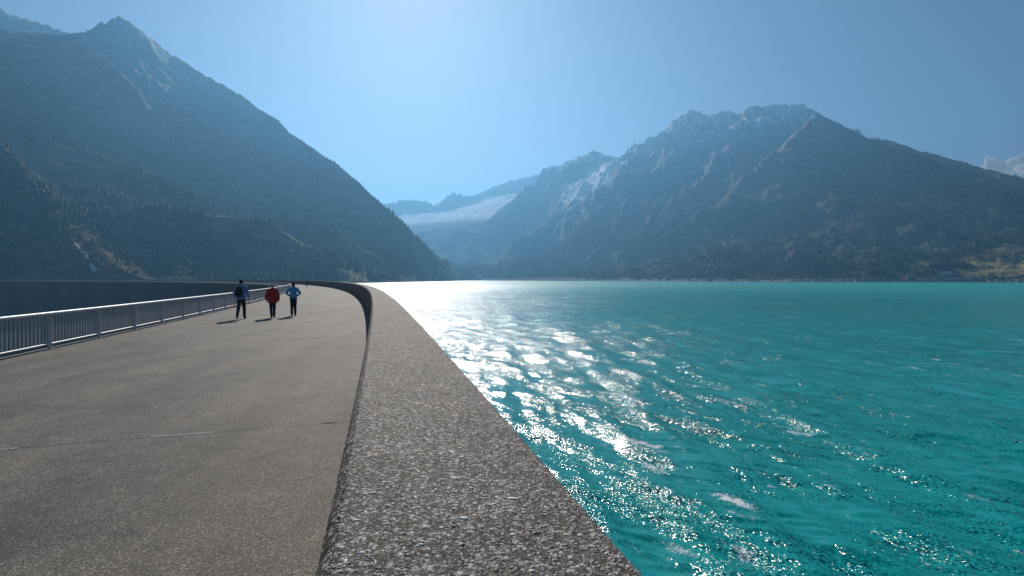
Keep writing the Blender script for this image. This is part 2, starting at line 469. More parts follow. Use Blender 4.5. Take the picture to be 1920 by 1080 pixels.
def h_left(P):
    d, zr = dist_line(P, RIDGE_L)
    S = dense([(a, b) for a, b in SHORE_L], 12); ds, _ = dist_line(P, S)
    lake = inside(P, LAKE)
    u = ds / (ds + d + 1e-6)
    h = WATER_Z + (zr - WATER_Z) * (.72 * u + .28 * u * u)
    x, y = P[:, 0], P[:, 1]
    m = np.minimum(1, d / 260) * np.minimum(1, ds / 160)
    ga = (x * .55 - y * .83)                     # along the slope's contour
    h += m * (85 * fbm(ga / 260, (x + y) / 800, 5, 3, .5, True) - 12) + np.minimum(1, ds / 60) * 9 * fbm(x / 60, y / 60, 4, 9)
    rocky = sstep(350, 700, zr)
    h += np.minimum(1, d / 30) * rocky * 14 * fbm(x / 90, y / 90, 5, 21, .55, True)
    dk, zk = dist_line(P, SPUR)
    sk = .38 + .44 * sstep(100, 200, zk); hs = zk - sk * dk - .0012 * dk * dk + np.minimum(1, dk / 25) * 7 * fbm(x / 35, y / 35, 4, 33, .55, True)
    h = np.maximum(h, hs)
    d2, z2 = dist_line(P, RIDGE_L2)
    h = np.maximum(h, z2 - .75 * d2 + np.minimum(1, d2 / 40) * 14 * fbm(x / 80, y / 80, 4, 40, .5, True))
    h = np.where(lake, WATER_Z - .5 - np.minimum(ds * .35, 40), h)
    return h, d, ds, dk

RIDGE_B1 = dense([PX(*q) for q in [(2700, 430, 1900), (2300, 420, 1950), (2080, 395, 2050), (1919, 345, 2150), (1860, 325, 2200), (1800, 303, 2250), (1760, 293, 2300), (1720, 283, 2350), (1690, 271, 2400), (1660, 262, 2450), (1625, 261, 2500), (1600, 257, 2500), (1580, 243, 2500), (1562, 231, 2500), (1545, 222, 2500), (1530, 213, 2500)]], 14)
def uneven(L, k, seed):
    t = np.arange(len(L)) * 1.0; w = np.minimum(1, t / 6)
    L = L.copy(); L[:, 0] += w * k * 2 * gnoise(t / 9, t * 0 + seed, seed); L[:, 1] += w * k * 2 * gnoise(t / 9, t * 0 + seed + 5, seed); L[:, 2] += w * k * (1.4 * gnoise(t / 5, t * 0 + seed + 9, seed) - .5)
    return L
RIDGE_B1 = np.concatenate([RIDGE_B1, uneven(dense([PX(*q) for q in [(1530, 213, 2500), (1505, 238, 2460), (1478, 258, 2430), (1440, 296, 2400), (1395, 330, 2380), (1340, 382, 2350), (1290, 420, 2300), (1230, 464, 2250), (1150, 505, 2200)]], 14), 26, 3)])
RIDGE_B2 = dense([PX(*q) for q in [(1700, 300, 3300), (1620, 262, 3300), (1560, 238, 3300), (1515, 214, 3300), (1500, 205, 3300), (1482, 196, 3300), (1470, 201, 3300), (1445, 198, 3300), (1425, 203, 3250), (1415, 212, 3300), (1380, 211, 3400), (1350, 216, 3420), (1320, 214, 3450), (1300, 209, 3500), (1280, 216, 3500), (1255, 235, 3500), (1235, 255, 3500), (1215, 275, 3550), (1203, 268, 3600), (1190, 280, 3600), (1172, 294, 3650), (1165, 302, 3700), (1145, 292, 3800), (1133, 293, 3850), (1112, 282, 3900), (1100, 290, 3950), (1080, 300, 4000), (1040, 312, 4100), (1030, 311, 4130), (1015, 325, 4150), (1000, 343, 4150), (985, 351, 4100), (960, 376, 4050), (920, 408, 3950), (880, 442, 3850), (840, 478, 3700), (800, 512, 3600)]], 20)
SPUR_B = [uneven(dense([PX(*q) for q in L], 20), 34, 7 + len(L)) for L in (
    [(1300, 209, 3500), (1270, 280, 3250), (1210, 360, 3000), (1130, 440, 2700), (1060, 505, 2500)],
    [(1165, 300, 3700), (1120, 345, 3500), (1040, 405, 3250), (960, 460, 3000), (900, 510, 2850)],
    [(1425, 203, 3250), (1405, 280, 3050), (1370, 330, 2900)])]
def h_right(P):
    x, y = P[:, 0], P[:, 1]
    d1, z1 = dist_line(P, RIDGE_B1)
    S = dense(SHORE_R, 14); ds, _ = dist_line(P, S); lake = inside(P, LAKE)
    u = ds / (ds + d1 + 1e-6)
    h = WATER_Z + (z1 - WATER_Z) * (.62 * u + .38 * u * u)
    m = np.minimum(1, d1 / 200) * np.minimum(1, ds / 150)
    h += m * (80 * fbm((x * .9 + y * .35) / 230, (y - x * .3) / 700, 5, 5, .55, True) - 12) + np.minimum(1, ds / 60) * 8 * fbm(x / 60, y / 60, 4, 19)
    h += np.minimum(1, d1 / 30) * sstep(400, 700, z1) * 12 * fbm(x / 80, y / 80, 4, 22, .55, True)
    d2, z2 = dist_line(P, RIDGE_B2)
    hb = z2 - .74 * d2 + .00011 * d2 * d2 + np.minimum(1, d2 / 60) * (90 * fbm(x / 210, y / 380, 6, 27, .55, True) - 18) + 5 * fbm(x / 34, y / 34, 3, 28, .55, True)
    for k, L in enumerate(SPUR_B):
        dd, zz = dist_line(P, L)
        hb = np.maximum(hb, zz - .6 * dd + np.minimum(1, dd / 40) * 34 * fbm(x / 110, y / 110, 5, 50 + k, .55, True))
    hb = np.where(ds < 400, hb * sstep(0, 400, ds) + WATER_Z * (1 - sstep(0, 400, ds)), hb)
    h = h + 3.0 * sstep(2, 10, ds); floor = WATER_Z + .5 + .02 * ds
    h2 = np.maximum(np.maximum(h, hb), floor)
    h2 = np.where(lake, WATER_Z - .5 - np.minimum(ds * .35, 40), h2)
    return h2, d1, ds, d2

RIDGE_C = dense([PX(*q) for q in [(520, 420, 5662), (640, 395, 5662), (738, 381, 5662), (752, 377, 5662), (770, 376, 5662), (797, 378, 5662), (815, 387, 5736), (822, 383, 5736), (840, 368, 5736), (850, 362, 5736), (862, 365, 5736), (872, 369, 5736), (890, 367, 5736), (905, 362, 5736), (930, 350, 5662), (960, 339, 5587), (975, 336, 5587), (990, 333, 5513), (1010, 329, 5438), (1060, 345, 5364), (1200, 370, 5215)]], 40)
def h_far(P):
    d, z = dist_line(P, RIDGE_C)
    x, y = P[:, 0], P[:, 1]
    drop = np.interp(d, [0, 130, 310, 520, 1550, 1950, 2450, 3700], [0, 97, 175, 223, 475, 700, 900, 1100])
    h = z - drop + np.minimum(1, d / 120) * (np.interp(d, [0, 330, 520, 1480, 1950], [55, 33, 10, 10, 50]) * fbm(x / 240, y / 240, 5, 61, .55, True))
    h = h + 22 * fbm(x / 50, y / 50, 4, 65, .55, True) * sstep(500, 150, d)
    return np.maximum(h, WATER_Z - 6 + 0 * d), d

def polar(azs, rs):
    A, RR = np.meshgrid(np.radians(azs), rs)
    P = np.stack([RR * np.sin(A), RR * np.cos(A)], -1).reshape(-1, 2)
    nr, na = len(rs), len(azs)
    i = np.arange((nr - 1) * (na - 1)); r_ = i // (na - 1); a_ = i % (na - 1)
    k = r_ * na + a_
    F = np.stack([k, k + 1, k + na + 1, k + na], 1)
    return P, F, nr, na
def slope_of(h, P, nr, na):
    H = h.reshape(nr, na); X = P[:, 0].reshape(nr, na); Y = P[:, 1].reshape(nr, na)
    dr = np.gradient(H, axis=0) / (np.hypot(np.gradient(X, axis=0), np.gradient(Y, axis=0)) + 1e-6)
    da = np.gradient(H, axis=1) / (np.hypot(np.gradient(X, axis=1), np.gradient(Y, axis=1)) + 1e-6)
    return np.hypot(dr, da).ravel()
def lerp3(a, b, t): return np.asarray(a) * (1 - t)[:, None] + np.asarray(b) * t[:, None]
C_FOREST, C_GRASS, C_ROCK, C_RUST, C_SNOW = (.02, .03, .014), (.10, .095, .04), (.19, .178, .165), (.17, .095, .045), (.9, .905, .91)
C_MEADOW, C_SCREE = (.42, .33, .13), (.38, .355, .33)

def color_left(P, h, d, ds, dk, sl):
    x, y = P[:, 0], P[:, 1]
    n = fbm(x / 70, y / 70, 5, 71); n2 = fbm(x / 220, y / 220, 4, 72)
    c = np.tile(np.array(C_FOREST), (len(P), 1))
    c = lerp3(c, C_GRASS, sstep(260, 470, h + 120 * n2))
    c = lerp3(c, C_ROCK, np.clip(sstep(.75, 1.05, sl + .3 * n) * .8 + sstep(560, 800, h + 90 * n2) * .75, 0, 1))
    # open grass and scree above the left shore
    c = lerp3(c, (.12, .11, .045), sstep(.2, .36, fbm((x * .55 - y * .83) / 80, (x + y) / 650, 4, 141)) * sstep(520, 380, h) * .85)
    shore_open = sstep(240, 20, ds) * sstep(.0, .25, n + .1) * sstep(700, 1000, y)
    c = lerp3(c, (.16, .14, .055), shore_open * .9)
    knoll = sstep(110, 40, dk) * sstep(80, 50, h) * sstep(-.1, .25, n)
    c = lerp3(c, C_RUST, knoll * .8)
    c = lerp3(c, C_SNOW, sstep(.28, .4, n + .3 * n2) * sstep(640, 780, h) * .6)
    return c
def color_right(P, h, d1, ds, d2, sl):
    x, y = P[:, 0], P[:, 1]
    n = fbm(x / 70, y / 70, 5, 81); n2 = fbm(x / 240, y / 240, 4, 82); n3 = fbm(x / 26, y / 26, 4, 83)
    c = np.tile(np.array(C_FOREST), (len(P), 1))
    c = lerp3(c, C_GRASS, sstep(170, 330, h + 120 * n2))
    c = lerp3(c, C_RUST, sstep(.05, .3, n + .4 * n2) * sstep(120, 280, h) * sstep(700, 500, h) * .55)
    c = lerp3(c, C_ROCK, np.clip(sstep(.7, 1.0, sl + .35 * n) * .75 + sstep(480, 700, h + 130 * n2) * .85, 0, 1))
    c = lerp3(c, (.12, .105, .045), sstep(.18, .34, fbm((x * .9 + y * .35) / 75, (y - x * .3) / 600, 4, 151)) * .8)
    c = lerp3(c, C_SCREE, sstep(.22, .4, n3 + .5 * n) * sstep(260, 420, h) * .5)
    c = lerp3(c, C_RUST, sstep(40, 10, ds) * sstep(-.2, .1, n3) * .8)
    c = lerp3(c, (.36, .31, .25), sstep(15, 8, ds))
    meadow = sstep(0, .1, n2 * .5 + n * .35 + .1) * sstep(58, 38, h) * sstep(15, 35, ds) * sstep(840, 900, x) * sstep(1750, 1600, y)
    c = lerp3(c, C_MEADOW, meadow)
    snow = sstep(.0, .14, n3 * .9 + n * .35 + (h - 800) / 900) * sstep(620, 800, h + 150 * n2)
    c = lerp3(c, C_SNOW, snow * .92)
    # snow lying in the hollow left of the saddle
    px = 960 + FPX * x / y; gx = np.exp(-((x - 470) / 210) ** 2 - ((y - 3420) / 300) ** 2)
    c = lerp3(c, C_SNOW, sstep(.35, .6, gx + .35 * n))
    return c, meadow
def color_far(P, h, d, sl):
    x, y = P[:, 0], P[:, 1]
    n = fbm(x / 220, y / 220, 5, 91)
    c = np.tile(np.array((.14, .135, .135)), (len(P), 1))
    c = lerp3(c, C_SNOW, np.clip(sstep(310, 460, d + 160 * n) * sstep(1700, 1400, d + 370 * n) * sstep(.75, .5, sl) + sstep(.2, .45, n) * .35, 0, 1))
    nf = fbm(x / 55, y / 110, 4, 93)
    c = lerp3(c, (.13, .125, .125), sstep(.16, .34, nf + .5 * n) * sstep(1100, 1500, d + 200 * n) * .9)      # rock breaking through the lower ice
    c = c * (1 - .3 * sstep(.1, .35, fbm(x / 120, y / 28, 3, 94)))[:, None]                                    # crevasse bands
    c = lerp3(c, (.05, .052, .036), sstep(470, 400, h + 60 * n))
    return c

azL = np.concatenate([np.arange(-66, -46, .5), np.arange(-46, -2.99, .085)])
rsL = np.concatenate([np.arange(560, 1000, 5.5), np.arange(1000, 2250, 6), np.arange(2250, 3300, 14)])
PL, FL, nr, na = polar(azL, rsL)
hL, dL, dsL, dkL = h_left(PL)
me = np_mesh('mountain_left', np.column_stack([PL, hL]), FL, 4)
set_color(me, color_left(PL, hL, dL, dsL, dkL, slope_of(hL, PL, nr, na)))
tag(link_mesh('mountain_left', me, TERR, smooth=True), kind='structure')

azR = np.concatenate([np.arange(-7.5, 44, .095), np.arange(44, 64, .5)])
rsR = np.concatenate([np.arange(1180, 2700, 8.0), np.arange(2700, 4700, 13)])
PR, FR, nr, na = polar(azR, rsR)
hR, d1R, dsR, d2R = h_right(PR)
me = np_mesh('mountain_right', np.column_stack([PR, hR]), FR[(PR[FR][:, :, 0] < 3180).all(1)], 4)
cR, _ = color_right(PR, hR, d1R, dsR, d2R, slope_of(hR, PR, nr, na))
set_color(me, cR)
tag(link_mesh('mountain_right', me, TERR, smooth=True), kind='structure')

azC = np.arange(-26, 16, .12); rsC = np.concatenate([np.arange(2760, 3900, 40), np.arange(3900, 6000, 14), np.arange(6000, 7000, 50)])
PC, FC, nr, na = polar(azC, rsC)
hC, dC = h_far(PC)
me = np_mesh('mountain_far', np.column_stack([PC, hC]), FC, 4)
set_color(me, color_far(PC, hC, dC, slope_of(hC, PC, nr, na)))
tag(link_mesh('mountain_far', me, TERRF, smooth=True), kind='structure')

# ------------------------------------------------------------------ lake
azW = np.concatenate([np.arange(-80, -24, .8), np.arange(-24, 46, .115), np.arange(46, 120, .8)])
yrow = np.arange(300, 9, -.62)                     # rows denser near, coarser far
rsW = np.concatenate([[4, 7, 10], 7.0 * (FPX * .533) / yrow, np.geomspace(470, 3400, 70)])
PW, FW, nr, na = polar(azW, rsW)
x, y = PW[:, 0], PW[:, 1]; rr = np.hypot(x, y)
z = np.zeros(len(PW)); row = np.gradient(rsW); rowN = np.repeat(row, na)
kd = math.atan2(.52, .85)
wr_ = np.random.default_rng(5)
for i in range(44):
    lam = 7.0 * (0.94 ** i) * wr_.uniform(.9, 1.1)
    th = kd + wr_.normal(0, .42); k = 2 * math.pi / lam
    amp = .0085 * lam ** .9 * wr_.uniform(.6, 1.2)
    ph = wr_.uniform(0, 6.28)
    a = np.sin(k * (x * math.cos(th) + y * math.sin(th)) + ph)
    z += amp * np.clip((lam / (rowN + .02) - 1.6) / 2.0, 0, 1) * (a + .25 * (a * a - .5))
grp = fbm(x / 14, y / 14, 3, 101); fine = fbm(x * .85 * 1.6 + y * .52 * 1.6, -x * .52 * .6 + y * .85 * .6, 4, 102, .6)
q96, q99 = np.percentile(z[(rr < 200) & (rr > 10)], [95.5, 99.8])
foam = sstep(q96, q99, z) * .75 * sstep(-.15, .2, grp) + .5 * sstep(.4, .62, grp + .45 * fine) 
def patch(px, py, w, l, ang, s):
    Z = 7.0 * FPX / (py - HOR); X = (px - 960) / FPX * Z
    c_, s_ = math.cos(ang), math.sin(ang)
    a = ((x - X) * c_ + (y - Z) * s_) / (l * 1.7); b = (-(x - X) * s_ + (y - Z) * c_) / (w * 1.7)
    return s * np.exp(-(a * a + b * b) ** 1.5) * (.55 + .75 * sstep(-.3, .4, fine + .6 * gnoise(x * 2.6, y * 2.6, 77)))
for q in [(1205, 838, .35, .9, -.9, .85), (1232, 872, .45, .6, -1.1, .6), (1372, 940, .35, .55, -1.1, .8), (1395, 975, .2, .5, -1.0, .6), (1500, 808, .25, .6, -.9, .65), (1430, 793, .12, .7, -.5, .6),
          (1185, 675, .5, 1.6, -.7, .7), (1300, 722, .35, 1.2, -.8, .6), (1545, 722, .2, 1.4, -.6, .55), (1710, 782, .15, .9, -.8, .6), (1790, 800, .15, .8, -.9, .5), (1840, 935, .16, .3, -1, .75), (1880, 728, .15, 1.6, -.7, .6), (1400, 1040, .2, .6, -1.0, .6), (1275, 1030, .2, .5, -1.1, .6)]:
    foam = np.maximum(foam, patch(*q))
rc = np.hypot(x - CX, y - CY)
keepv = rc > PAR_OUT - .25
keep = keepv[FW].all(1)
me = np_mesh('lake', np.column_stack([PW, z + WATER_Z]), FW[keep], 4)
set_float(me, foam, 'foam'); set_float(me, sstep(120, 750, rr), 'open_water')
tag(link_mesh('lake', me, WATER, smooth=True), kind='structure')

# ------------------------------------------------------------------ haze
hz = MB()
x0, x1, y0, y1, z0, z1 = -3150, 3300, -700, 7600, VALLEY_Z - 1.0, 1110
hz.box(((x0 + x1) / 2, (y0 + y1) / 2, (z0 + z1) / 2), (x1 - x0, y1 - y0, z1 - z0))
M = Mat('mountain_haze'); M.t.nodes.remove(M.b)
pv = M.n('ShaderNodeVolumePrincipled')
pv.inputs['Color'].default_value = (.20, .52, .90, 1)
pv.inputs['Density'].default_value = 2.0e-4
pv.inputs['Anisotropy'].default_value = .5
M.l(pv.outputs[0], M.t.nodes['Material Output'].inputs['Volume'])
tag(hz.build('haze', M.m), kind='stuff')

# ------------------------------------------------------------------ road joints
def gp(px, py, z=0.0):
    Z = (EYE - z) * FPX / (py - HOR); return Vector(((px - 960) / FPX * Z, Z, z))
def strip(name, a, b, w, mat, z, parent, jag=.3, n=60):
    a, b = Vector(a), Vector(b); d = (b - a).normalized(); q = Vector((-d.y, d.x, 0)); vs = []; fs = []
    wob = 0.0
    for i in range(n + 1):
        t = i / n; wob = wob * .8 + random.uniform(-1, 1) * w * .12
        wl = w * (1 + random.uniform(-jag, jag)) * .5 * (1.0 if 0 < i < n else .3)
        p = a.lerp(b, t) + q * wob
        vs += [tuple(p + q * wl)[:2] + (z,), tuple(p - q * wl)[:2] + (z,)]
    for i in range(n): fs.append((2 * i, 2 * i + 1, 2 * i + 3, 2 * i + 2))
    me = bpy.data.meshes.new(name); me.from_pydata(vs, [], fs); me.update()
    return link_mesh(name, me, mat, parent)
TAR = simple('dark_joint_sealant', (.03, .029, .027), .8)
FILL = simple('pale_joint_mortar', (.36, .34, .31), .85, 0, .15, 20)
ja, jb = gp(0, 842), gp(640, 792)
jd = (jb - ja)
strip('expansion_joint', ja - jd * .95, jb + jd * .12, .014, TAR, .0018, road, .5, 160)
strip('joint_mortar', gp(283, 819), gp(402, 811), .045, FILL, .0034, road, .3, 30)
strip('joint_mortar', gp(-160, 853), gp(38, 840), .035, FILL, .0034, road, .4, 30)
for s in (31.0, 55.0, 79.0, 103.0):
    strip('joint_mortar', arc(R - 6.2, s), arc(R - .5, s + .35), .06, FILL, .0034, road, .4, 40)
    strip('expansion_joint', arc(R - 7.9, s - .1), arc(R - .2, s + .37), .03, TAR, .0018, road, .4, 40)

# moss in the joint, a fallen leaf
def moss_mesh(name, pts, r, n):
    m = MB()
    for p in pts:
        for k in range(n):
            c = Vector(p) + Vector((random.gauss(0, r), random.gauss(0, r * .35), 0)); a = random.uniform(0, 6.28); s = random.uniform(.004, .011)
            m.add([c + Vector((math.cos(a) * s, math.sin(a) * s, .005)), c + Vector((-math.cos(a) * s, -math.sin(a) * s, .005)), c + Vector((random.gauss(0, s), random.gauss(0, s),   .005 + s * .5))], [(0, 1, 2)])
    return m.mesh(name)
tag(link_mesh('moss', moss_mesh('moss', [gp(604 + 5 * i, 794.5 - .4 * i) for i in range(6)], .016, 12), simple('moss_green', (.13, .15, .05), .9)), 'thin green moss growing in the dark road joint by the parapet', 'moss', kind='stuff')
lf = MB(); pts = []
for k in range(12):
    a = k / 12 * 2 * math.pi; rr_ = .026 * (1 + .3 * math.cos(3 * a)); pts.append((rr_ * math.cos(a), rr_ * .7 * math.sin(a),   .008 + .003 * math.cos(2 * a)))
lf.add(pts + [(0, 0, .008)], [(k, (k + 1) % 12, 12) for k in range(12)]); lf.tube([(.02, 0, .013), (.045, .004, .006)], .0014, 5)
tag(lf.build('fallen_leaf', simple('dry_leaf', (.55, .32, .1), .7), None, gp(553, 824)), 'small dry orange leaf lying on the road near the dark joint', 'leaf')

# pale chippings standing proud of the asphalt
ICO_V = []; ph = (1 + 5 ** .5) / 2
for a in (-1, 1):
    for b in (-ph, ph): ICO_V += [(0, a, b), (a, b, 0), (b, 0, a)]
ICO_V = np.array(ICO_V) / math.sqrt(1 + ph * ph)
_bm = bmesh.new(); [_bm.verts.new(v) for v in ICO_V]; bmesh.ops.convex_hull(_bm, input=_bm.verts); _bm.verts.index_update(); _bm.verts.ensure_lookup_table()
ICO_V = np.array([v.co for v in _bm.verts]); ICO_F = np.array([[v.index for v in f.verts] for f in _bm.faces]); _bm.free()
def scatter_stones(name, pos, rad_, flat, cols, mat, parent, kind='stuff', low=False):
    n = len(pos); V = ICO_V; F = ICO_F[ICO_V[ICO_F][:, :, 2].mean(1) > -.2]
    a = RNG.uniform(0, 6.28, n); el = RNG.uniform(.6, 1.0, n)
    v = V[None] * (1 + RNG.uniform(-.18, .18, (n, len(V), 1)))
    v = v * np.stack([rad_, rad_ * el, rad_ * flat], 1)[:, None, :]
    c, s = np.cos(a)[:, None], np.sin(a)[:, None]
    xx = v[..., 0] * c - v[..., 1] * s; yy = v[..., 0] * s + v[..., 1] * c
    v = np.stack([xx, yy, v[..., 2]], -1) + pos[:, None, :]
    f = F[None] + (np.arange(n) * len(V))[:, None, None]
    me = np_mesh(name, v.reshape(-1, 3), f.reshape(-1, 3), 3)
    set_color(me, np.repeat(cols, len(V), 0))
    o = link_mesh(name, me, mat, parent, smooth=True); tag(o, kind=kind); return o
M = Mat('stone'); a_ = M.n('ShaderNodeVertexColor', layer_name='Col').outputs[0]
nn_ = M.noise(M.pos(), 260, 3, .6); M.l(M.mix(1.0, a_, M.ramp(nn_, [(.3, .75), (.7, 1.2)]), 'MULTIPLY'), M.b.inputs['Base Color']); M.set(Roughness=.6)
STONE = M.m
def stone_cols(n, white=.12):
    g = RNG.choice([.09, .13, .18, .24, .31], n, p=[.2, .25, .25, .2, .1]) * RNG.uniform(.85, 1.15, n)
    g = np.where(RNG.random(n) < white, RNG.uniform(.45, .72, n), g)
    t = RNG.uniform(-.5, 1, n)[:, None] * np.array([.14, .03, -.12])
    return .62 * g[:, None] * (1 + t)
n = 5000
yy = 3.0 + 9 * RNG.random(n) ** 1.5; xx = RNG.uniform(-.92, -.2, n) * yy
ok = (np.hypot(xx - CX, yy - CY) < PAR_IN - .03) & (np.hypot(xx - CX, yy - CY) > RAIL_R + .3)
xx, yy = xx[ok], yy[ok]; n = len(xx)
chips = scatter_stones('chippings', np.stack([xx, yy, np.full(n, .0005)], 1), RNG.uniform(.0025, .0055, n), np.full(n, .45), stone_cols(n, .55) * 1.0, STONE, road)
# pebbles of the exposed aggregate: small ones joined, the 300 largest as parts
n = 30000
s_ = .75 * (8.5 / .75) ** RNG.random(n); u_ = RNG.random(n)
def par_xyz(s_, u_, dz):
    r_ = PAR_IN + .022 + u_ * (PAR_OUT - PAR_IN - .035); a = HD + s_ / R
    return np.stack([CX + r_ * np.cos(a), CY + r_ * np.sin(a), PAR_H + dz + 0 * a], 1)
rd = RNG.gamma(2.6, .0007, n) + .0011
sc_ = scatter_stones('pebble_layer', par_xyz(s_, u_, .02 * rd), rd, RNG.uniform(.16, .3, n), stone_cols(n, .2), STONE, parapet)
sc_.matrix_parent_inverse = Matrix.Translation(-arc(R, 0, 0))
def pebble_mesh(k):
    bm = bmesh.new(); bmesh.ops.create_icosphere(bm, subdivisions=2, radius=1.0)
    for v in bm.verts: v.co *= 1 + .16 * math.sin(3 * v.co.x + k * 1.7) * math.cos(2.3 * v.co.y + k) + random.uniform(-.04, .04)
    bm_f = bm; me = bpy.data.meshes.new('pebble'); bm_f.to_mesh(me); bm_f.free()
    me.polygons.foreach_set('use_smooth', np.ones(len(me.polygons), bool)); return me
PEB_M = [simple('pebble_pale', (.62, .6, .56), .6, 0, .1, 1.5), simple('pebble_grey', (.24, .235, .225), .6, 0, .12, 1.5), simple('pebble_brown', (.2, .155, .12), .6, 0, .12, 1.5), simple('pebble_dark', (.1, .098, .094), .6, 0, .12, 1.5)]
PEB = []
for k in range(8):
    me = pebble_mesh(k); me.materials.append(PEB_M[[0, 1, 2, 3, 0, 1, 2, 1][k]]); PEB.append(me)
def pebble(me, p, a, sx, sy, sz):
    o = bpy.data.objects.new('pebble', me); COL.objects.link(o); o.parent = parapet; o.matrix_parent_inverse = Matrix.Translation(-arc(R, 0, 0))
    o.location = p; o.scale = (sx, sy, sz); o.rotation_euler = (random.gauss(.05, .05), random.gauss(0, .05), a) if abs(a) > .6 else (0, 0, a)
for px, py, L, W in [(962, 935, .017, .0065), (870, 972, .011, .006), (893, 757 + 55, .010, .005), (985, 950, .006, .004), (962, 1003, .007, .006), (683, 927, .007, .005), (698, 925, .011, .0045), (865, 858, .011, .005), (925, 812, .010, .004), (795, 895, .007, .006), (910, 930, .009, .004)]:
    pebble(PEB[0], tuple(gp(px, py, PAR_H))[:2] + (PAR_H + .001,), random.gauss(0, .15), L, W, .0022)
for k in range(289):
    s = .85 * (3.4 / .85) ** random.random(); a0 = random.uniform(.0052, .0085)
    p = par_xyz(np.array([s]), np.array([random.uniform(.03, .97)]), -.001)[0]
    pebble(random.choice(PEB), tuple(p), random.uniform(0, 6.28), a0, a0 * random.uniform(.55, .95), a0 * random.uniform(.14, .22))

# ------------------------------------------------------------------ railing on the valley side
railing = empty('railing', tuple(arc(RAIL_R, 16.75, 0)))
tag(railing, 'pale grey steel railing with upright bars along the outer curve of the road', 'railing')
RINV = Matrix.Translation(-arc(RAIL_R, 16.75, 0))
def rpart(name, me, mat=None):
    o = link_mesh(name, me, mat, railing); o.matrix_parent_inverse = RINV; return o
ss_r = list(np.arange(-6, 80, .9)) + list(np.arange(80, S1, 4.0))
oct_ = [(math.cos(k * math.pi / 5), math.sin(k * math.pi / 5)) for k in range(10)]
vs, fs = sweep([(RAIL_R + .046 * c, RAIL_H - .046 + .046 * s) for c, s in oct_], ss_r)
me = np_mesh('top_rail', vs, fs, 4); me.polygons.foreach_set('use_smooth', np.ones(len(me.polygons), bool)); rpart('top_rail', me, STEEL)
vs, fs = sweep([(RAIL_R + .028 * c, .145 + .022 * s) for c, s in oct_], ss_r)
me = np_mesh('bottom_rail', vs, fs, 4); me.polygons.foreach_set('use_smooth', np.ones(len(me.polygons), bool)); rpart('bottom_rail', me, STEEL)
pm = MB(); pm.box((0, 0, (RAIL_H - .06) / 2 + .006), (.075, .022, RAIL_H - .075))
post_me = pm.mesh('post'); post_me.materials.append(STEEL)
fm = MB(); fm.box((.06, 0, .009), (.24, .11, .016)); [fm.tube([(.13, dy, .014), (.13, dy, .032)], .011, 6) for dy in (-.035, .035)]
foot_me = fm.mesh('foot_plate'); foot_me.materials.append(PLATE)
bmh = MB(); bmh.box((0, 0, 0), (.018, .08, RAIL_H - .22)); bal_me = bmh.mesh('baluster'); bal_me.materials.append(STEELD)
SP = 2.76; rest = MB(); nbal = 0
i = -8
while 16.75 + i * SP < 860:
    s = 16.75 + i * SP; i += 1; a = HD + s / R
    o = bpy.data.objects.new('post', post_me); COL.objects.link(o); o.parent = railing; o.matrix_parent_inverse = RINV
    o.location = arc(RAIL_R, s, 0); o.rotation_euler.z = a
    if s < 60 and s > 5:
        f = bpy.data.objects.new('foot_plate', foot_me); COL.objects.link(f); f.parent = o; f.location = (0, 0, 0)
    for k in range(1, 17):
        sb = s + k * SP / 17; zc = .16 + (RAIL_H - .22) / 2
        if sb > 13.5 and nbal < 300:
            b = bpy.data.objects.new('baluster', bal_me); COL.objects.link(b); b.parent = railing; b.matrix_parent_inverse = RINV
            b.location = arc(RAIL_R, sb, zc); b.rotation_euler.z = HD + sb / R; nbal += 1
        elif sb > -5:
            rest.box(arc(RAIL_R, sb, zc), (.018, .08, RAIL_H - .22), Matrix.Rotation(HD + sb / R, 3, 'Z'))
o = rpart('baluster_row', rest.mesh('baluster_row'), STEELD); tag(o, kind='stuff')

# ------------------------------------------------------------------ ray hits on the terrain
def hit(px, py, fn, r0, r1, step=4.0):
    t = np.arange(r0, r1, step)
    P = np.stack([(px - 960) / FPX * t, t], 1); zz = EYE + (HOR - py) / FPX * t
    h = fn(P)[0]; k = np.argmax(h > zz)
    return (P[k, 0], P[k, 1], h[k])
def ground_z(xy, fn): return fn(np.array(xy, float).reshape(-1, 2))[0]

# ------------------------------------------------------------------ forest
def runmax_angle(P, h, nr, na):
    A = (h - EYE) / np.hypot(P[:, 0], P[:, 1]); return np.maximum.accumulate(A.reshape(nr, na), 0)
def visible(P, h, azs, rs, RM, extra=16):
    az = np.degrees(np.arctan2(P[:, 0], P[:, 1])); r = np.hypot(P[:, 0], P[:, 1])
    j = np.clip(np.searchsorted(azs, az), 0, len(azs) - 1); k = np.clip(np.searchsorted(rs, r) - 1, 0, len(rs) - 1)
    return (h + extra - EYE) / r > RM[k, j]
TV = []; TF = []
for zb, rb, zt in ((.06, .19, .5), (.3, .145, .75), (.55, .095, 1.0)):
    b = len(TV)
    for k in range(5):
        a = 2 * math.pi * (k + zb) / 5; TV.append((rb * math.cos(a), rb * math.sin(a), zb))
    TV.append((0, 0, zt))
    for k in range(5): TF.append((b + k, b + (k + 1) % 5, b + 5))
TV = np.array(TV); TF = np.array(TF)
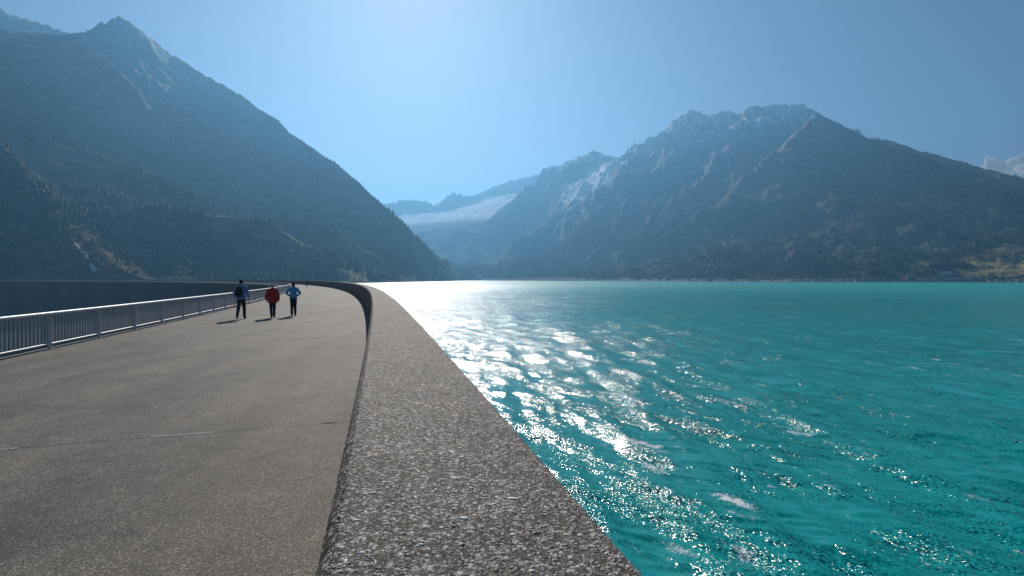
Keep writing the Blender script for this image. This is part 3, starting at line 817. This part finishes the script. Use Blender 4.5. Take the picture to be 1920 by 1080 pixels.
def forest(name, P, h, hgt, cols):
    n = len(P); a = RNG.uniform(0, 6.28, n); c, s = np.cos(a)[:, None], np.sin(a)[:, None]
    v = TV[None] * (1 + RNG.uniform(-.16, .16, (n, len(TV), 1)) * np.array([1, 1, .15])) * hgt[:, None, None]
    wd = RNG.uniform(.75, 1.2, n)[:, None]
    xx = (v[..., 0] * c - v[..., 1] * s) * wd + P[:, 0:1]; yy = (v[..., 0] * s + v[..., 1] * c) * wd + P[:, 1:2]; zz = v[..., 2] + h[:, None] - .8
    f = TF[None] + (np.arange(n) * len(TV))[:, None, None]
    me = np_mesh(name, np.stack([xx, yy, zz], -1).reshape(-1, 3), f.reshape(-1, 3), 3)
    set_color(me, np.repeat(cols, len(TV), 0))
    o = link_mesh(name, me, FOL); tag(o, kind='stuff'); return o
def tree_cols(n, larch, P=None):
    pt = .55 + 1.5 * sstep(-.1, .35, fbm(P[:, 0] / 55, P[:, 1] / 55, 3, 131))[:, None]  # sunlit clumps put into the tree colour as lighter patches
    g = np.array([.028, .046, .02])[None] * RNG.uniform(.6, 1.5, (n, 1)) * pt * RNG.uniform(.9, 1.1, (n, 3))
    k = RNG.random(n) < larch
    g[k] = np.array([.11, .1, .03])[None] * RNG.uniform(.6, 1.3, (k.sum(), 1)); return g
RML = runmax_angle(PL, hL, len(rsL), len(azL)); RMR = runmax_angle(PR, hR, len(rsR), len(azR))
def polar_random(n, a0, a1, r0, r1):
    a = np.radians(RNG.uniform(a0, a1, n)); r = np.sqrt(RNG.uniform(r0 * r0, r1 * r1, n)); return np.stack([r * np.sin(a), r * np.cos(a)], 1)
P = polar_random(78000, -50, -4.5, 640, 2350)
h, d, ds, dk = h_left(P); nz = fbm(P[:, 0] / 90, P[:, 1] / 90, 4, 111); nz2 = fbm(P[:, 0] / 220, P[:, 1] / 220, 4, 72)
prob = sstep(470, 330, h + 130 * nz2) * sstep(-.45, 0, nz) * (1 - .9 * sstep(.2, .33, fbm((P[:, 0] * .55 - P[:, 1] * .83) / 80, (P[:, 0] + P[:, 1]) / 650, 4, 141))) * (1 - .93 * sstep(230, 30, ds) * sstep(-.05, .2, fbm(P[:, 0] / 70, P[:, 1] / 70, 5, 71) + .1) * sstep(700, 1000, P[:, 1])) * (1 - .9 * sstep(115, 60, dk) * sstep(80, 55, h))
ok = (h > WATER_Z + 3) & (RNG.random(len(P)) < prob) & visible(P, h, azL, rsL, RML)
P, h, dr = P[ok], h[ok], d[ok]; forest_left = forest('conifer_forest', P, h, (.6 + .4 * np.minimum(1, dr / 90)) * RNG.uniform(7, 13.5, len(P)) * (1 - .35 * sstep(250, 450, h)), tree_cols(len(P), .1, P))
tag(forest_left, 'dense dark conifer forest covering the steep mountainside beyond the dam', 'forest')
P = polar_random(80000, -5, 46, 1180, 2900)
h, d1, ds, d2 = h_right(P); nz = fbm(P[:, 0] / 80, P[:, 1] / 80, 4, 121); nz2 = fbm(P[:, 0] / 240, P[:, 1] / 240, 4, 82)
_, mead = color_right(P, h, d1, ds, d2, np.zeros(len(P)))
prob = sstep(390, 230, h + 130 * nz2) * sstep(-.42, .02, nz) * (1 - .9 * sstep(.18, .32, fbm((P[:, 0] * .9 + P[:, 1] * .35) / 75, (P[:, 1] - P[:, 0] * .3) / 600, 4, 151))) * (1 - .95 * mead) * sstep(8, 30, ds)
ok = (h > WATER_Z + 3) & (RNG.random(len(P)) < prob) & visible(P, h, azR, rsR, RMR)
P, h = P[ok], h[ok]; forest_right = forest('conifer_forest', P, h, RNG.uniform(7, 14, len(P)) * (1 - .35 * sstep(200, 380, h)), tree_cols(len(P), .06, P))
tag(forest_right, 'dark conifer forest on the broad mountain across the turquoise lake', 'forest')
print('forest trees', len(forest_left.data.polygons) // 15, len(forest_right.data.polygons) // 15)

# single conifers that stand out on the skyline
def conifer_meshes(seed):
    rg = random.Random(seed); tr = MB(); tr.tube([(0, 0, -.06), (0, 0, .3), (0, 0, .97)], [.02, .014, .003], 6)
    cr = MB(); z = .1
    while z < .98:
        rr_ = (.17 * (1 - z) ** .75 + .012) * rg.uniform(.8, 1.15); nb_ = rg.randint(6, 8); o0 = rg.uniform(0, 6.28)
        for k in range(nb_):
            a = o0 + k * 2 * math.pi / nb_ + rg.uniform(-.25, .25); L = rr_ * rg.uniform(.65, 1.2); dr = L * rg.uniform(.25, .55); w = L * .38
            t = Vector((math.cos(a), math.sin(a), 0)); q = Vector((-t.y, t.x, 0)); b = Vector((0, 0, z))
            cr.add([b + Vector((0, 0, .02)), b + t * L * .6 + q * w - Vector((0, 0, dr * .8)), b + t * L - Vector((0, 0, dr)), b + t * L * .6 - q * w - Vector((0, 0, dr * .8))], [(0, 1, 2), (0, 2, 3)])
        z += rg.uniform(.035, .055)
    cr.tube([(0, 0, .9), (0, 0, 1.02)], [.012, .002], 5)
    return tr.mesh('trunk'), cr.mesh('crown')
CON = [conifer_meshes(k) for k in range(4)]
for k, (t_, c_) in enumerate(CON): t_.materials.append(BARK); c_.materials.append(NEEDLE if k < 3 else LARCH)
def conifer(loc, h, label, group=None, k=None):
    k = random.randrange(3) if k is None else k
    e = empty('conifer_tree', loc, random.uniform(0, 6.28)); e.scale = (h * random.uniform(.9, 1.15), h * random.uniform(.9, 1.15), h)
    for nm, m_ in zip(('trunk', 'crown'), CON[k]):
        o = bpy.data.objects.new(nm, m_); COL.objects.link(o); o.parent = e
    tag(e, label, 'tree', group)
rl = RIDGE_L; rpx = 960 + FPX * rl[:, 0] / rl[:, 1]
for k in range(92):
    px = random.uniform(505, 862) if k > 22 else random.uniform(700, 860)
    if 575 < px < 655 and random.random() < .8: px = random.uniform(700, 850)
    x_ = np.interp(px, rpx, rl[:, 0]); y_ = np.interp(px, rpx, rl[:, 1]) + random.uniform(-40, 15); x_ = (px - 960) / FPX * y_
    z_ = float(ground_z((x_, y_), h_left)[0])
    conifer((x_, y_, z_ - .5), random.uniform(4.5, 8.5) * (1.0 if px > 690 else .85), 'small dark conifer on the descending skyline ridge of the forested mountainside', 'conifers on the skyline ridge')
for px, py, hh in [(695, 521, 26), (741, 523, 22), (668, 500, 17)]:
    q = hit(px, py, h_left, 900, 1600); conifer((q[0], q[1], q[2] - .5), hh, 'lone tall conifer on the open grassy slope just above the far lake shore', 'lone conifers on the grassy shore slope')

# autumn bushes
def bush_mesh(seed, mat):
    rg = random.Random(seed); m = MB(); lobes = [(Vector((rg.uniform(-.45, .45), rg.uniform(-.45, .45), rg.uniform(.25, .6))), rg.uniform(.28, .5)) for _ in range(6)]
    for c, r_ in lobes:
        for k in range(42):
            d_ = Vector((rg.gauss(0, 1), rg.gauss(0, 1), rg.gauss(.25, 1))).normalized(); p = c + d_ * r_ * rg.uniform(.7, 1.05)
            if p.z < 0: continue
            u = d_.orthogonal().normalized(); w = d_.cross(u); s = rg.uniform(.07, .14); a = rg.uniform(0, 6.28); e1 = (u * math.cos(a) + w * math.sin(a)) * s; e2 = (w * math.cos(a) - u * math.sin(a) + d_ * rg.uniform(-.5, .5)) * s
            m.add([p - e1, p + e2, p + e1, p - e2], [(0, 1, 2, 3)])
    for k in range(4):
        a = rg.uniform(0, 6.28); m.tube([(0, 0, -.1), (.12 * math.cos(a), .12 * math.sin(a), .4)], [.03, .012], 5)
    me = m.mesh('autumn_bush'); me.materials.append(mat); return me
BUSH = {c: [bush_mesh(10 * i + k, m_) for k in range(2)] for i, (c, m_) in enumerate((('rust', RUST), ('golden', GOLD), ('olive', OLIVE)))}
def bush(loc, s, c, label, group):
    o = bpy.data.objects.new('autumn_bush', random.choice(BUSH[c])); COL.objects.link(o); o.location = loc; o.rotation_euler.z = random.uniform(0, 6.28)
    o.scale = (s * random.uniform(.9, 1.3), s * random.uniform(.9, 1.3), s * random.uniform(.75, 1.1)); tag(o, label, 'bush', group)
cnt = 0
for k in range(400):
    px, py = random.uniform(-5, 275), random.uniform(428, 526)
    if py < 430 + max(0, px - 130) * .42: continue
    q = hit(px, py, h_left, 640, 1150)
    if q[1] < 660 or q[1] > 900: continue
    c = random.choice(['rust', 'golden', 'olive', 'olive', 'olive']); 
    bush((q[0], q[1], q[2] - .3), random.uniform(3.2, 6.8), c, {'rust': 'rust-brown autumn bush', 'golden': 'golden autumn bush', 'olive': 'dull olive bush'}[c] + ' on the rocky knoll beside the white cascade', c + ' bushes on the knoll by the cascade'); cnt += 1
    if cnt >= 120: break
for k in range(85):
    x_ = np.interp(random.random() ** .8, [0, .3, .62, 1], [640, 520, 400, 250]); 
    SR = np.array(SHORE_R); o_ = np.argsort(SR[:, 0]); y_ = np.interp(x_, SR[o_, 0], SR[o_, 1]); w = random.uniform(6, 55)
    p = (x_ + w * .75, y_ + w * .65); z_ = float(ground_z(p, h_right)[0])
    c = random.choice(['rust', 'rust', 'golden', 'olive'])
    bush((p[0], p[1], z_ - .4), random.uniform(4, 8.5), c, {'rust': 'rust-brown autumn bush', 'golden': 'golden autumn bush', 'olive': 'dull olive bush'}[c] + " on the far bank at the wooded mountain's foot", c + ' bushes on the far bank')

# white cascade
M = Mat('white_water'); M.t.nodes.remove(M.b)
df = M.n('ShaderNodeBsdfDiffuse'); tl = M.n('ShaderNodeBsdfTranslucent'); mx = M.n('ShaderNodeMixShader'); mx.inputs[0].default_value = .5
nzc = M.ramp(M.noise(M.pos(), .9, 4, .7), [(.3, (.6, .62, .64)), (.6, (.92, .93, .94))])
for s_n in (df, tl): M.l(nzc, s_n.inputs[0])
M.l(df.outputs[0], mx.inputs[1]); M.l(tl.outputs[0], mx.inputs[2]); M.l(mx.outputs[0], M.t.nodes['Material Output'].inputs[0])
WHITEW = M.m
fall = empty('waterfall', hit(170, 497, h_left, 640, 1150)); fl = Vector(fall.location)
tag(fall, 'narrow white cascade tumbling down the rocks between autumn bushes', 'waterfall')
for seg in ([(139, 458, 1.2), (146, 463, 1.6), (151, 471, 2.6), (157, 477, 3.2), (162, 483, 2.4), (166, 490, 1.2)], [(171, 497, 1.2), (173, 503, 3.4), (178, 509, 3.6), (182, 514, 2.2), (186, 519, 2.0), (192, 527, 1.2)]):
    m = MB(); prev = None; pts = []
    for (p0, p1) in zip(seg[:-1], seg[1:]):
        for t in (0, .25, .5, .75): pts.append([p0[j] + (p1[j] - p0[j]) * t for j in range(3)])
    vs = []
    for px, py, w in pts:
        q = Vector(hit(px, py, h_left, 640, 1150, 1.5)); q.z += 1.6; q -= fl; w *= random.uniform(.8, 1.9)
        vs += [tuple(q + Vector((-w, random.uniform(-.5, .5), random.uniform(-.4, .2)))), tuple(q + Vector((random.uniform(-.4, .4), -.9, .7))), tuple(q + Vector((w, random.uniform(-.5, .5), random.uniform(-.4, .2))))]
    fs = []
    for k in range(len(pts) - 1): fs += [(3 * k, 3 * k + 1, 3 * k + 4, 3 * k + 3), (3 * k + 1, 3 * k + 2, 3 * k + 5, 3 * k + 4)]
    m.add(vs, fs); m.build('cascade', WHITEW, fall)

# ------------------------------------------------------------------ far bank: houses and tracks
HW = simple('house_wall', (.35, .32, .28), .8, 0, .08, .3); HWD = simple('house_timber', (.12, .08, .05), .8, 0, .1, .4); HR = simple('house_roof', (.5, .5, .5), .5, 0, .08, .3); HGL = simple('house_window', (.03, .035, .04), .2)
def house(px, py, L, W, H, rz, wall, label):
    q = hit(px, py, h_right, 1150, 1800); e = empty('house', (q[0], q[1], q[2]), rz); tag(e, label, 'house')
    m = MB(); m.box((0, 0, H / 2 - 2), (L, W, H + 4)); m.add([(-L / 2, -W / 2, H), (-L / 2, W / 2, H), (-L / 2, 0, H + W * .32), (L / 2, -W / 2, H), (L / 2, W / 2, H), (L / 2, 0, H + W * .32)], [(0, 2, 1), (3, 4, 5)]); m.build('wall', wall, e)
    m = MB()
    for s in (-1, 1):
        a = Vector((0, s * (W / 2 + .9), H - .58)); b = Vector((0, 0, H + W * .32 + .06)); t = Vector((0, 0, .28))
        for_ = [a + Vector((-L / 2 - .8, 0, 0)), a + Vector((L / 2 + .8, 0, 0)), b + Vector((L / 2 + .8, 0, 0)), b + Vector((-L / 2 - .8, 0, 0))]
        m.add(for_ + [p_ + t for p_ in for_], [(0, 1, 2, 3), (7, 6, 5, 4), (0, 4, 5, 1), (1, 5, 6, 2), (2, 6, 7, 3), (3, 7, 4, 0)])
    rf = m.build('roof', HR, e); m = MB(); m.box((L * .25, 0, H + W * .32 + .6), (.9, .9, 1.8)); m.build('chimney', wall, rf)
    nwin = max(2, int(L / 4))
    for k in range(nwin):
        xw = -L / 2 + (k + .5) * L / nwin
        m = MB(); m.box((xw, -W / 2 - .02, H * .55), (1.3, .1, 1.5)); wn_ = m.build('window', HGL, e); m = MB(); m.box((xw, -W / 2 - .06, H * .55 - .85), (1.6, .18, .12)); m.build('sill', HR, wn_)
    m = MB(); m.box((L * .08, -W / 2 - .03, 1.05), (1.2, .1, 2.1)); m.build('door', HWD, e)
house(1772, 519, 26, 11, 6.0, .15, HW, 'long pale-roofed house among trees on the far lake bank')
house(1706, 522, 13, 8, 4.5, -.2, HWD, 'small dark timber house near the water on the far lake bank')
house(1858, 519, 10, 7, 4.0, .1, HWD, 'little cabin with a pale roof at the edge of the yellow meadow')
GRAV = simple('pale_gravel', (.42, .38, .33), .9, 0, .15, .2)
def track(name, P, w, lift):
    P = dense(P, 9); z_ = ground_z(P, h_right); vs = []; fs = []
    for k, p in enumerate(P):
        t = P[min(k + 1, len(P) - 1)] - P[max(k - 1, 0)]; t = t / np.linalg.norm(t); q = np.array([-t[1], t[0]]) * w / 2
        vs += [(p[0] + q[0], p[1] + q[1], z_[k] + lift), (p[0] - q[0], p[1] - q[1], z_[k] + lift), (p[0] - q[0] * 1.6, p[1] - q[1] * 1.6, z_[k] - 3)]
    for k in range(len(P) - 1): fs += [(3 * k, 3 * k + 1, 3 * k + 4, 3 * k + 3), (3 * k + 1, 3 * k + 2, 3 * k + 5, 3 * k + 4)]
    me = bpy.data.meshes.new(name); me.from_pydata(vs, [], fs); me.update(); tag(link_mesh(name, me, GRAV), kind='structure')
track('gravel_track', [(925, 1225), (985, 1205), (1060, 1180), (1140, 1150), (1230, 1090)], 7, .8)
track('shore_path', [(470, 1632), (560, 1528), (690, 1393), (800, 1325)], 4, .9)

# lamp post on the far stretch of the parapet
sL = 2 * R * math.asin(math.sin(math.atan((960 - 479) / FPX) - HD)); e = empty('lamp_post', arc(R + .17, sL, PAR_H)); e.rotation_euler.z = HD
tag(e, 'thin post with a small box head standing on the far parapet', 'lamp post')
m = MB(); m.tube([(0, 0, -.02), (0, 0, 1.6)], [.07, .05], 8); m.box((0, 0, .03), (.3, .3, .06)); m.build('pole', TAR, e)
m = MB(); m.box((0, 0, 1.82), (.62, .4, .55)); m.box((0, 0, 2.12), (.72, .5, .07)); m.build('lamp_head', TAR, e)

# ------------------------------------------------------------------ people
def ell(m, c, r, M3=None, n=10):
    vs = []; fs = []
    for i in range(n + 1):
        t = math.pi * i / n
        for j in range(n * 2):
            a = math.pi * j / n; v = Vector((r[0] * math.sin(t) * math.cos(a), r[1] * math.sin(t) * math.sin(a), r[2] * math.cos(t))); vs.append((M3 @ v if M3 else v) + Vector(c))
    k = n * 2
    for i in range(n):
        for j in range(k): fs.append((i * k + j, (i + 1) * k + j, (i + 1) * k + (j + 1) % k, i * k + (j + 1) % k))
    m.add(vs, fs)
def limb(m, pts, rs):
    for i in range(len(pts) - 1):
        a, b = Vector(pts[i]), Vector(pts[i + 1]); 
        m.tube([a, b], [rs[i], rs[i + 1]], 12)
    for p_, r_ in zip(pts, rs): ell(m, p_, (r_, r_, r_), None, 6)
def fuse(name, m, vox, smooth=3, dec=1.0):
    o = bpy.data.objects.new('tmp', m.mesh('tmp')); COL.objects.link(o)
    md = o.modifiers.new('r', 'REMESH'); md.mode = 'VOXEL'; md.voxel_size = vox
    md = o.modifiers.new('s', 'SMOOTH'); md.iterations = smooth; md.factor = .5
    if dec < 1: md = o.modifiers.new('d', 'DECIMATE'); md.ratio = dec
    dg = bpy.context.evaluated_depsgraph_get(); me = bpy.data.meshes.new_from_object(o.evaluated_get(dg)); bpy.data.objects.remove(o)
    me.name = name; me.polygons.foreach_set('use_smooth', np.ones(len(me.polygons), bool)); return me
SKIN = simple('skin', (.45, .26, .18), .5, 0, .06, 5)
def person(loc, rz, height, pose, mats, label, backpack=False, detail=True):
    e = empty('person', loc, rz); e.scale = (height / 1.76,) * 3; tag(e, label, 'person')
    J = pose; L, Rr = J['L'], J['R']
    lean = J.get('lean', 0); sw = J.get('sw', 1.0)
    T = lambda x, y, z: (x, y + lean * max(0, z - .95), z)
    # body
    m = MB()
    ell(m, T(0, 0, .96), (.155 * sw, .105, .12)); ell(m, T(0, 0, 1.12), (.135 * sw, .095, .15)); ell(m, T(0, 0, 1.3), (.165 * sw, .11, .17)); limb(m, [T(-.17 * sw, 0, 1.42), T(0, 0, 1.45), T(.17 * sw, 0, 1.42)], [.06, .07, .06])
    limb(m, [T(0, 0, 1.44), T(0, .01, 1.54)], [.06, .055]); hc = Vector(T(J.get('hx', 0), .02, 1.645))
    ell(m, hc, (.075, .095, .115)); ell(m, hc + Vector((0, .045, -.06)), (.052, .055, .06))
    ell(m, hc + Vector((0, .1, -.02)), (.014, .024, .022)); ell(m, hc + Vector((0, .092, -.075)), (.025, .012, .008))
    for s in (-1, 1): ell(m, hc + Vector((s * .076, -.005, -.015)), (.012, .022, .032)); ell(m, hc + Vector((s * .03, .085, .01)), (.013, .012, .01))
    for side, s in ((L, -1), (Rr, 1)):
        sh = T(s * .185 * sw, 0, 1.41); limb(m, [sh, side['elbow'], side['wrist']], [.05, .04, .028])
        w = Vector(side['wrist']); hd = Vector(side['hand']) - w; hd.normalize(); q = Vector(side.get('palm', (0, 1, 0))); q = (q - hd * q.dot(hd)).normalized(); nrm = hd.cross(q)
        ell(m, w + hd * .05, (.02, .036, .05), Matrix((nrm, q, hd)).transposed())
        for k, (off, ln) in enumerate(((-.027, .06), (-.009, .075), (.009, .08), (.026, .07))):
            b = w + hd * .085 + q * off; limb(m, [b, b + hd * ln * .55 + nrm * .008 * s, b + hd * ln * .85 + nrm * .03 * s], [.0095, .009, .008])
        b = w + hd * .035 + q * .034; limb(m, [b, b + q * .03 + hd * .03, b + q * .034 + hd * .06], [.011, .0105, .009])
        limb(m, [(s * .085, 0, .94), side['knee'], side['ankle']], [.085, .056, .04]); limb(m, [side['ankle'], side['toe']], [.042, .035])
    link_mesh('body', fuse('body', m, .011 if detail else .02, 2, .5), SKIN, e)
    # trousers
    m = MB(); ell(m, (0, -.005, .95), (.165 * sw, .122, .13))
    for side, s in ((L, -1), (Rr, 1)):
        k_, a_ = Vector(side['knee']), Vector(side['ankle']); limb(m, [(s * .085, 0, .92), k_, a_.lerp(k_, .06)], [.103, .076, .064 * J.get('flare', 1)])
    link_mesh('trousers', fuse('trousers', m, .016, 3, .6), mats['trousers'], e)
    # jacket or shirt
    m = MB(); hz_ = J.get('hem', .88); k = J.get('bulk', 1.0)
    m.tube([T(0, 0, hz_), T(0, 0, 1.0), T(0, 0, 1.15), T(0, 0, 1.3), T(0, 0, 1.44)], [.17 * J.get('flareh', 1), .168 * (J.get('flareh', 1) * .5 + .5), .16, .172, .12], 20)
    vs2 = []
    for v in m.v: vs2.append((v[0] * 1.08 * sw * k, (v[1]) * .8 * k, v[2]))
    m.v = vs2; limb(m, [T(-.17 * sw, 0, 1.42), T(0, -.01, 1.46), T(.17 * sw, 0, 1.42)], [.075, .085, .075]); limb(m, [T(0, 0, 1.46), T(0, 0, 1.53)], [.085, .068])
    if J.get('hood'): ell(m, T(0, -.07, 1.49), (.11, .07, .075))
    for side, s in ((L, -1), (Rr, 1)):
        sh = T(s * .185 * sw, 0, 1.41); wv = Vector(side['wrist']); limb(m, [sh, side['elbow'], wv.lerp(Vector(side['elbow']), J.get('cuff', .05))], [.075 * k, .064 * k, .05 * k])
    link_mesh('jacket', fuse('jacket', m, .014, 3, .6), mats['jacket'], e)
    for side, s in ((L, -1), (Rr, 1)):
        m = MB(); a_, t_ = Vector(side['ankle']), Vector(side['toe']); dd = (t_ - a_); up = Vector((0, 0, 1))
        limb(m, [a_ + Vector((0, -.03, -.02)), a_.lerp(t_, .5), t_], [.05, .047, .042]); ell(m, a_ + Vector((0, 0, .02)), (.055, .06, .06))
        link_mesh('shoe', fuse('shoe', m, .014, 2), mats['shoe'], e)
    m = MB(); ell(m, hc + Vector((0, -.018, .022)), (.09, .098, .112)); 
    if J.get('longhair'): ell(m, hc + Vector((0, -.06, -.06)), (.085, .055, .1))
    if J.get('ponytail'): limb(m, [hc + Vector((0, -.1, .01)), hc + Vector((.02, -.13, -.06)), hc + Vector((.03, -.11, -.13))], [.03, .035, .018])
    link_mesh('hair', fuse('hair', m, .014, 2), mats['hair'], e)
    if backpack:
        m = MB(); bx = -.07
        ell(m, T(bx, -.2, 1.2), (.155, .11, .235)); ell(m, T(bx, -.27, 1.12), (.12, .07, .13)); ell(m, T(bx, -.18, 1.36), (.13, .09, .09))
        bp = link_mesh('backpack', fuse('backpack', m, .016, 3), mats['pack'], e)
        for s in (-1, 1):
            m = MB(); limb(m, [T(bx * .3 + s * .1, -.15, 1.38), T(s * .1, -.02, 1.5), T(s * .11, .13, 1.36), T(s * .13, .1, 1.15), T(s * .13 + bx * .3, -.12, 1.05)], [.022] * 5); link_mesh('strap', fuse('strap', m, .014, 1), mats['pack'], bp)
    return e
# plaid shirt
M = Mat('blue_plaid_shirt'); tc = M.n('ShaderNodeTexCoord').outputs['Object']; sx = M.n('ShaderNodeSeparateXYZ'); M.l(tc, sx.inputs[0])
def stripes(o_, f): return M.math('GREATER_THAN', M.math('SINE', M.math('MULTIPLY', o_, f)), .55)
c = M.mix(stripes(sx.outputs[0], 62), (.05, .13, .36), (.2, .3, .5)); c = M.mix(M.math('MULTIPLY', stripes(sx.outputs[2], 62), .55), c, (.42, .5, .62)); M.l(c, M.b.inputs['Base Color']); M.set(Roughness=.85); PLAID = M.m
CLOTH = lambda n_, c_: simple(n_, c_, .85, 0, .12, 9)
walk = -HD - 0.0
rz_w = rad(17)
man = dict(L=dict(knee=(-.10, -.02, .5), ankle=(-.115, -.3, .17), toe=(-.125, -.17, .05), elbow=(-.28, .0, 1.16), wrist=(-.27, .16, .98), hand=(-.26, .22, .92)),
           R=dict(knee=(.115, .10, .49), ankle=(.13, .08, .085), toe=(.15, .25, .035), elbow=(.28, -.06, 1.17), wrist=(.29, .12, 1.0), hand=(.28, .2, .95)), hem=.87, sw=1.04, lean=.03, cuff=.02)
person(gp(452, 598), rz_w, 1.74, man, dict(trousers=CLOTH('dark_brown_trousers', (.035, .026, .024)), jacket=PLAID, shoe=CLOTH('black_shoes', (.02, .02, .02)), hair=CLOTH('dark_hair', (.03, .022, .018)), pack=CLOTH('black_backpack', (.013, .014, .02))), 'person in blue plaid shirt and dark trousers walking with a black backpack', True)
red = dict(L=dict(knee=(-.075, .05, .49), ankle=(-.045, -.1, .09), toe=(-.05, .06, .035), elbow=(-.3, -.03, 1.14), wrist=(-.29, .1, .93), hand=(-.28, .14, .86)),
           R=dict(knee=(.085, .14, .5), ankle=(.075, .12, .085), toe=(.11, .28, .035), elbow=(.29, -.05, 1.14), wrist=(.29, .05, .92), hand=(.28, .09, .85)), hem=.76, flareh=1.22, sw=1.02, bulk=1.1, hood=True, hx=.0, cuff=-.05)
person(gp(511, 595.5), rz_w + .1, 1.55, red, dict(trousers=CLOTH('dark_jeans', (.022, .035, .042)), jacket=CLOTH('red_jacket', (.42, .014, .02)), shoe=CLOTH('dark_shoes', (.025, .022, .022)), hair=CLOTH('pale_blond_hair', (.45, .36, .26))), 'pale-haired person in long red hooded jacket walking along the road')
blue = dict(L=dict(knee=(-.075, .06, .49), ankle=(-.07, -.08, .09), toe=(-.075, .08, .035), elbow=(-.34, -.07, 1.2), wrist=(-.2, .1, 1.06), hand=(-.15, .13, 1.02)),
            R=dict(knee=(.08, .13, .5), ankle=(.085, .1, .085), toe=(.1, .26, .035), elbow=(.34, -.07, 1.2), wrist=(.2, .1, 1.06), hand=(.15, .13, 1.02)), hem=.93, sw=.98, bulk=1.02, cuff=0, longhair=True, ponytail=True)
person(gp(550, 592), rz_w, 1.61, blue, dict(trousers=CLOTH('navy_jeans', (.016, .02, .032)), jacket=CLOTH('bright_blue_jacket', (.07, .32, .6)), shoe=CLOTH('black_boots', (.02, .02, .024)), hair=CLOTH('brown_hair', (.06, .04, .03))), 'person in bright blue jacket and dark jeans with hands in pockets')
far_p = dict(L=dict(knee=(-.09, .05, .49), ankle=(-.09, -.02, .085), toe=(-.1, .15, .035), elbow=(-.26, 0, 1.15), wrist=(-.24, .08, .93), hand=(-.24, .1, .86)), R=dict(knee=(.09, .05, .49), ankle=(.09, .04, .085), toe=(.1, .2, .035), elbow=(.26, 0, 1.15), wrist=(.24, .08, .93), hand=(.24, .1, .86)), hem=.85)
person(gp(575, 538), rz_w + .2, 1.62, far_p, dict(trousers=CLOTH('charcoal_trousers', (.02, .022, .028)), jacket=CLOTH('dark_slate_jacket', (.04, .055, .08)), shoe=CLOTH('dark_boots', (.02, .02, .02)), hair=CLOTH('dark_brown_hair', (.04, .03, .025))), 'dark-clothed person far off on the road against the curving parapet', False, False)

# ------------------------------------------------------------------ cloud behind the right-hand ridge
cx_, cy_, cz_ = PX(1880, 322, 14000)
m = MB(); rg = random.Random(4)
for k in range(46):
    t = rg.random(); xx_ = -1.0 + 2.4 * t; top = .12 + .62 * max(0, 1 - abs(xx_ + .35) / .62) ** .6 + .75 * max(0, 1 - abs(xx_ - .85) / .75) ** .7
    r_ = rg.uniform(.1, .24); ell(m, (xx_ * .95, rg.uniform(-.3, .3), rg.uniform(-.35, max(-.3, top - r_))), (r_ * 1.2, r_, r_ * .9), None, 8)
me = fuse('cloud', m, .03, 2)
co = np.empty(len(me.vertices) * 3, np.float32); me.vertices.foreach_get('co', co); co = co.reshape(-1, 3); no = np.empty(len(me.vertices) * 3, np.float32); me.vertices.foreach_get('normal', no); no = no.reshape(-1, 3)
dsp = .07 * fbm(co[:, 0] * 5 + co[:, 1] * 3, co[:, 2] * 5 - co[:, 1] * 3, 4, 161, .6); me.vertices.foreach_set('co', (co + no * dsp[:, None]).ravel())
M = Mat('cloud_vapour'); M.t.nodes.remove(M.b)
df = M.n('ShaderNodeBsdfDiffuse'); tl = M.n('ShaderNodeBsdfTranslucent'); mx = M.n('ShaderNodeMixShader'); mx.inputs[0].default_value = .5
cn = M.ramp(M.noise(M.n('ShaderNodeTexCoord').outputs['Object'], 3.0, 4, .6), [(.3, (.9, .9, .9)), (.7, (.97, .97, .97))])
for s_n in (df, tl): M.l(cn, s_n.inputs[0])
M.l(df.outputs[0], mx.inputs[1]); M.l(tl.outputs[0], mx.inputs[2]); M.l(mx.outputs[0], M.t.nodes['Material Output'].inputs[0])
cl = link_mesh('cloud', me, M.m, None, (cx_, cy_, cz_)); cl.scale = (760, 700, 700); tag(cl, 'soft white cumulus cloud peeking over the right-hand mountain ridge', 'cloud')
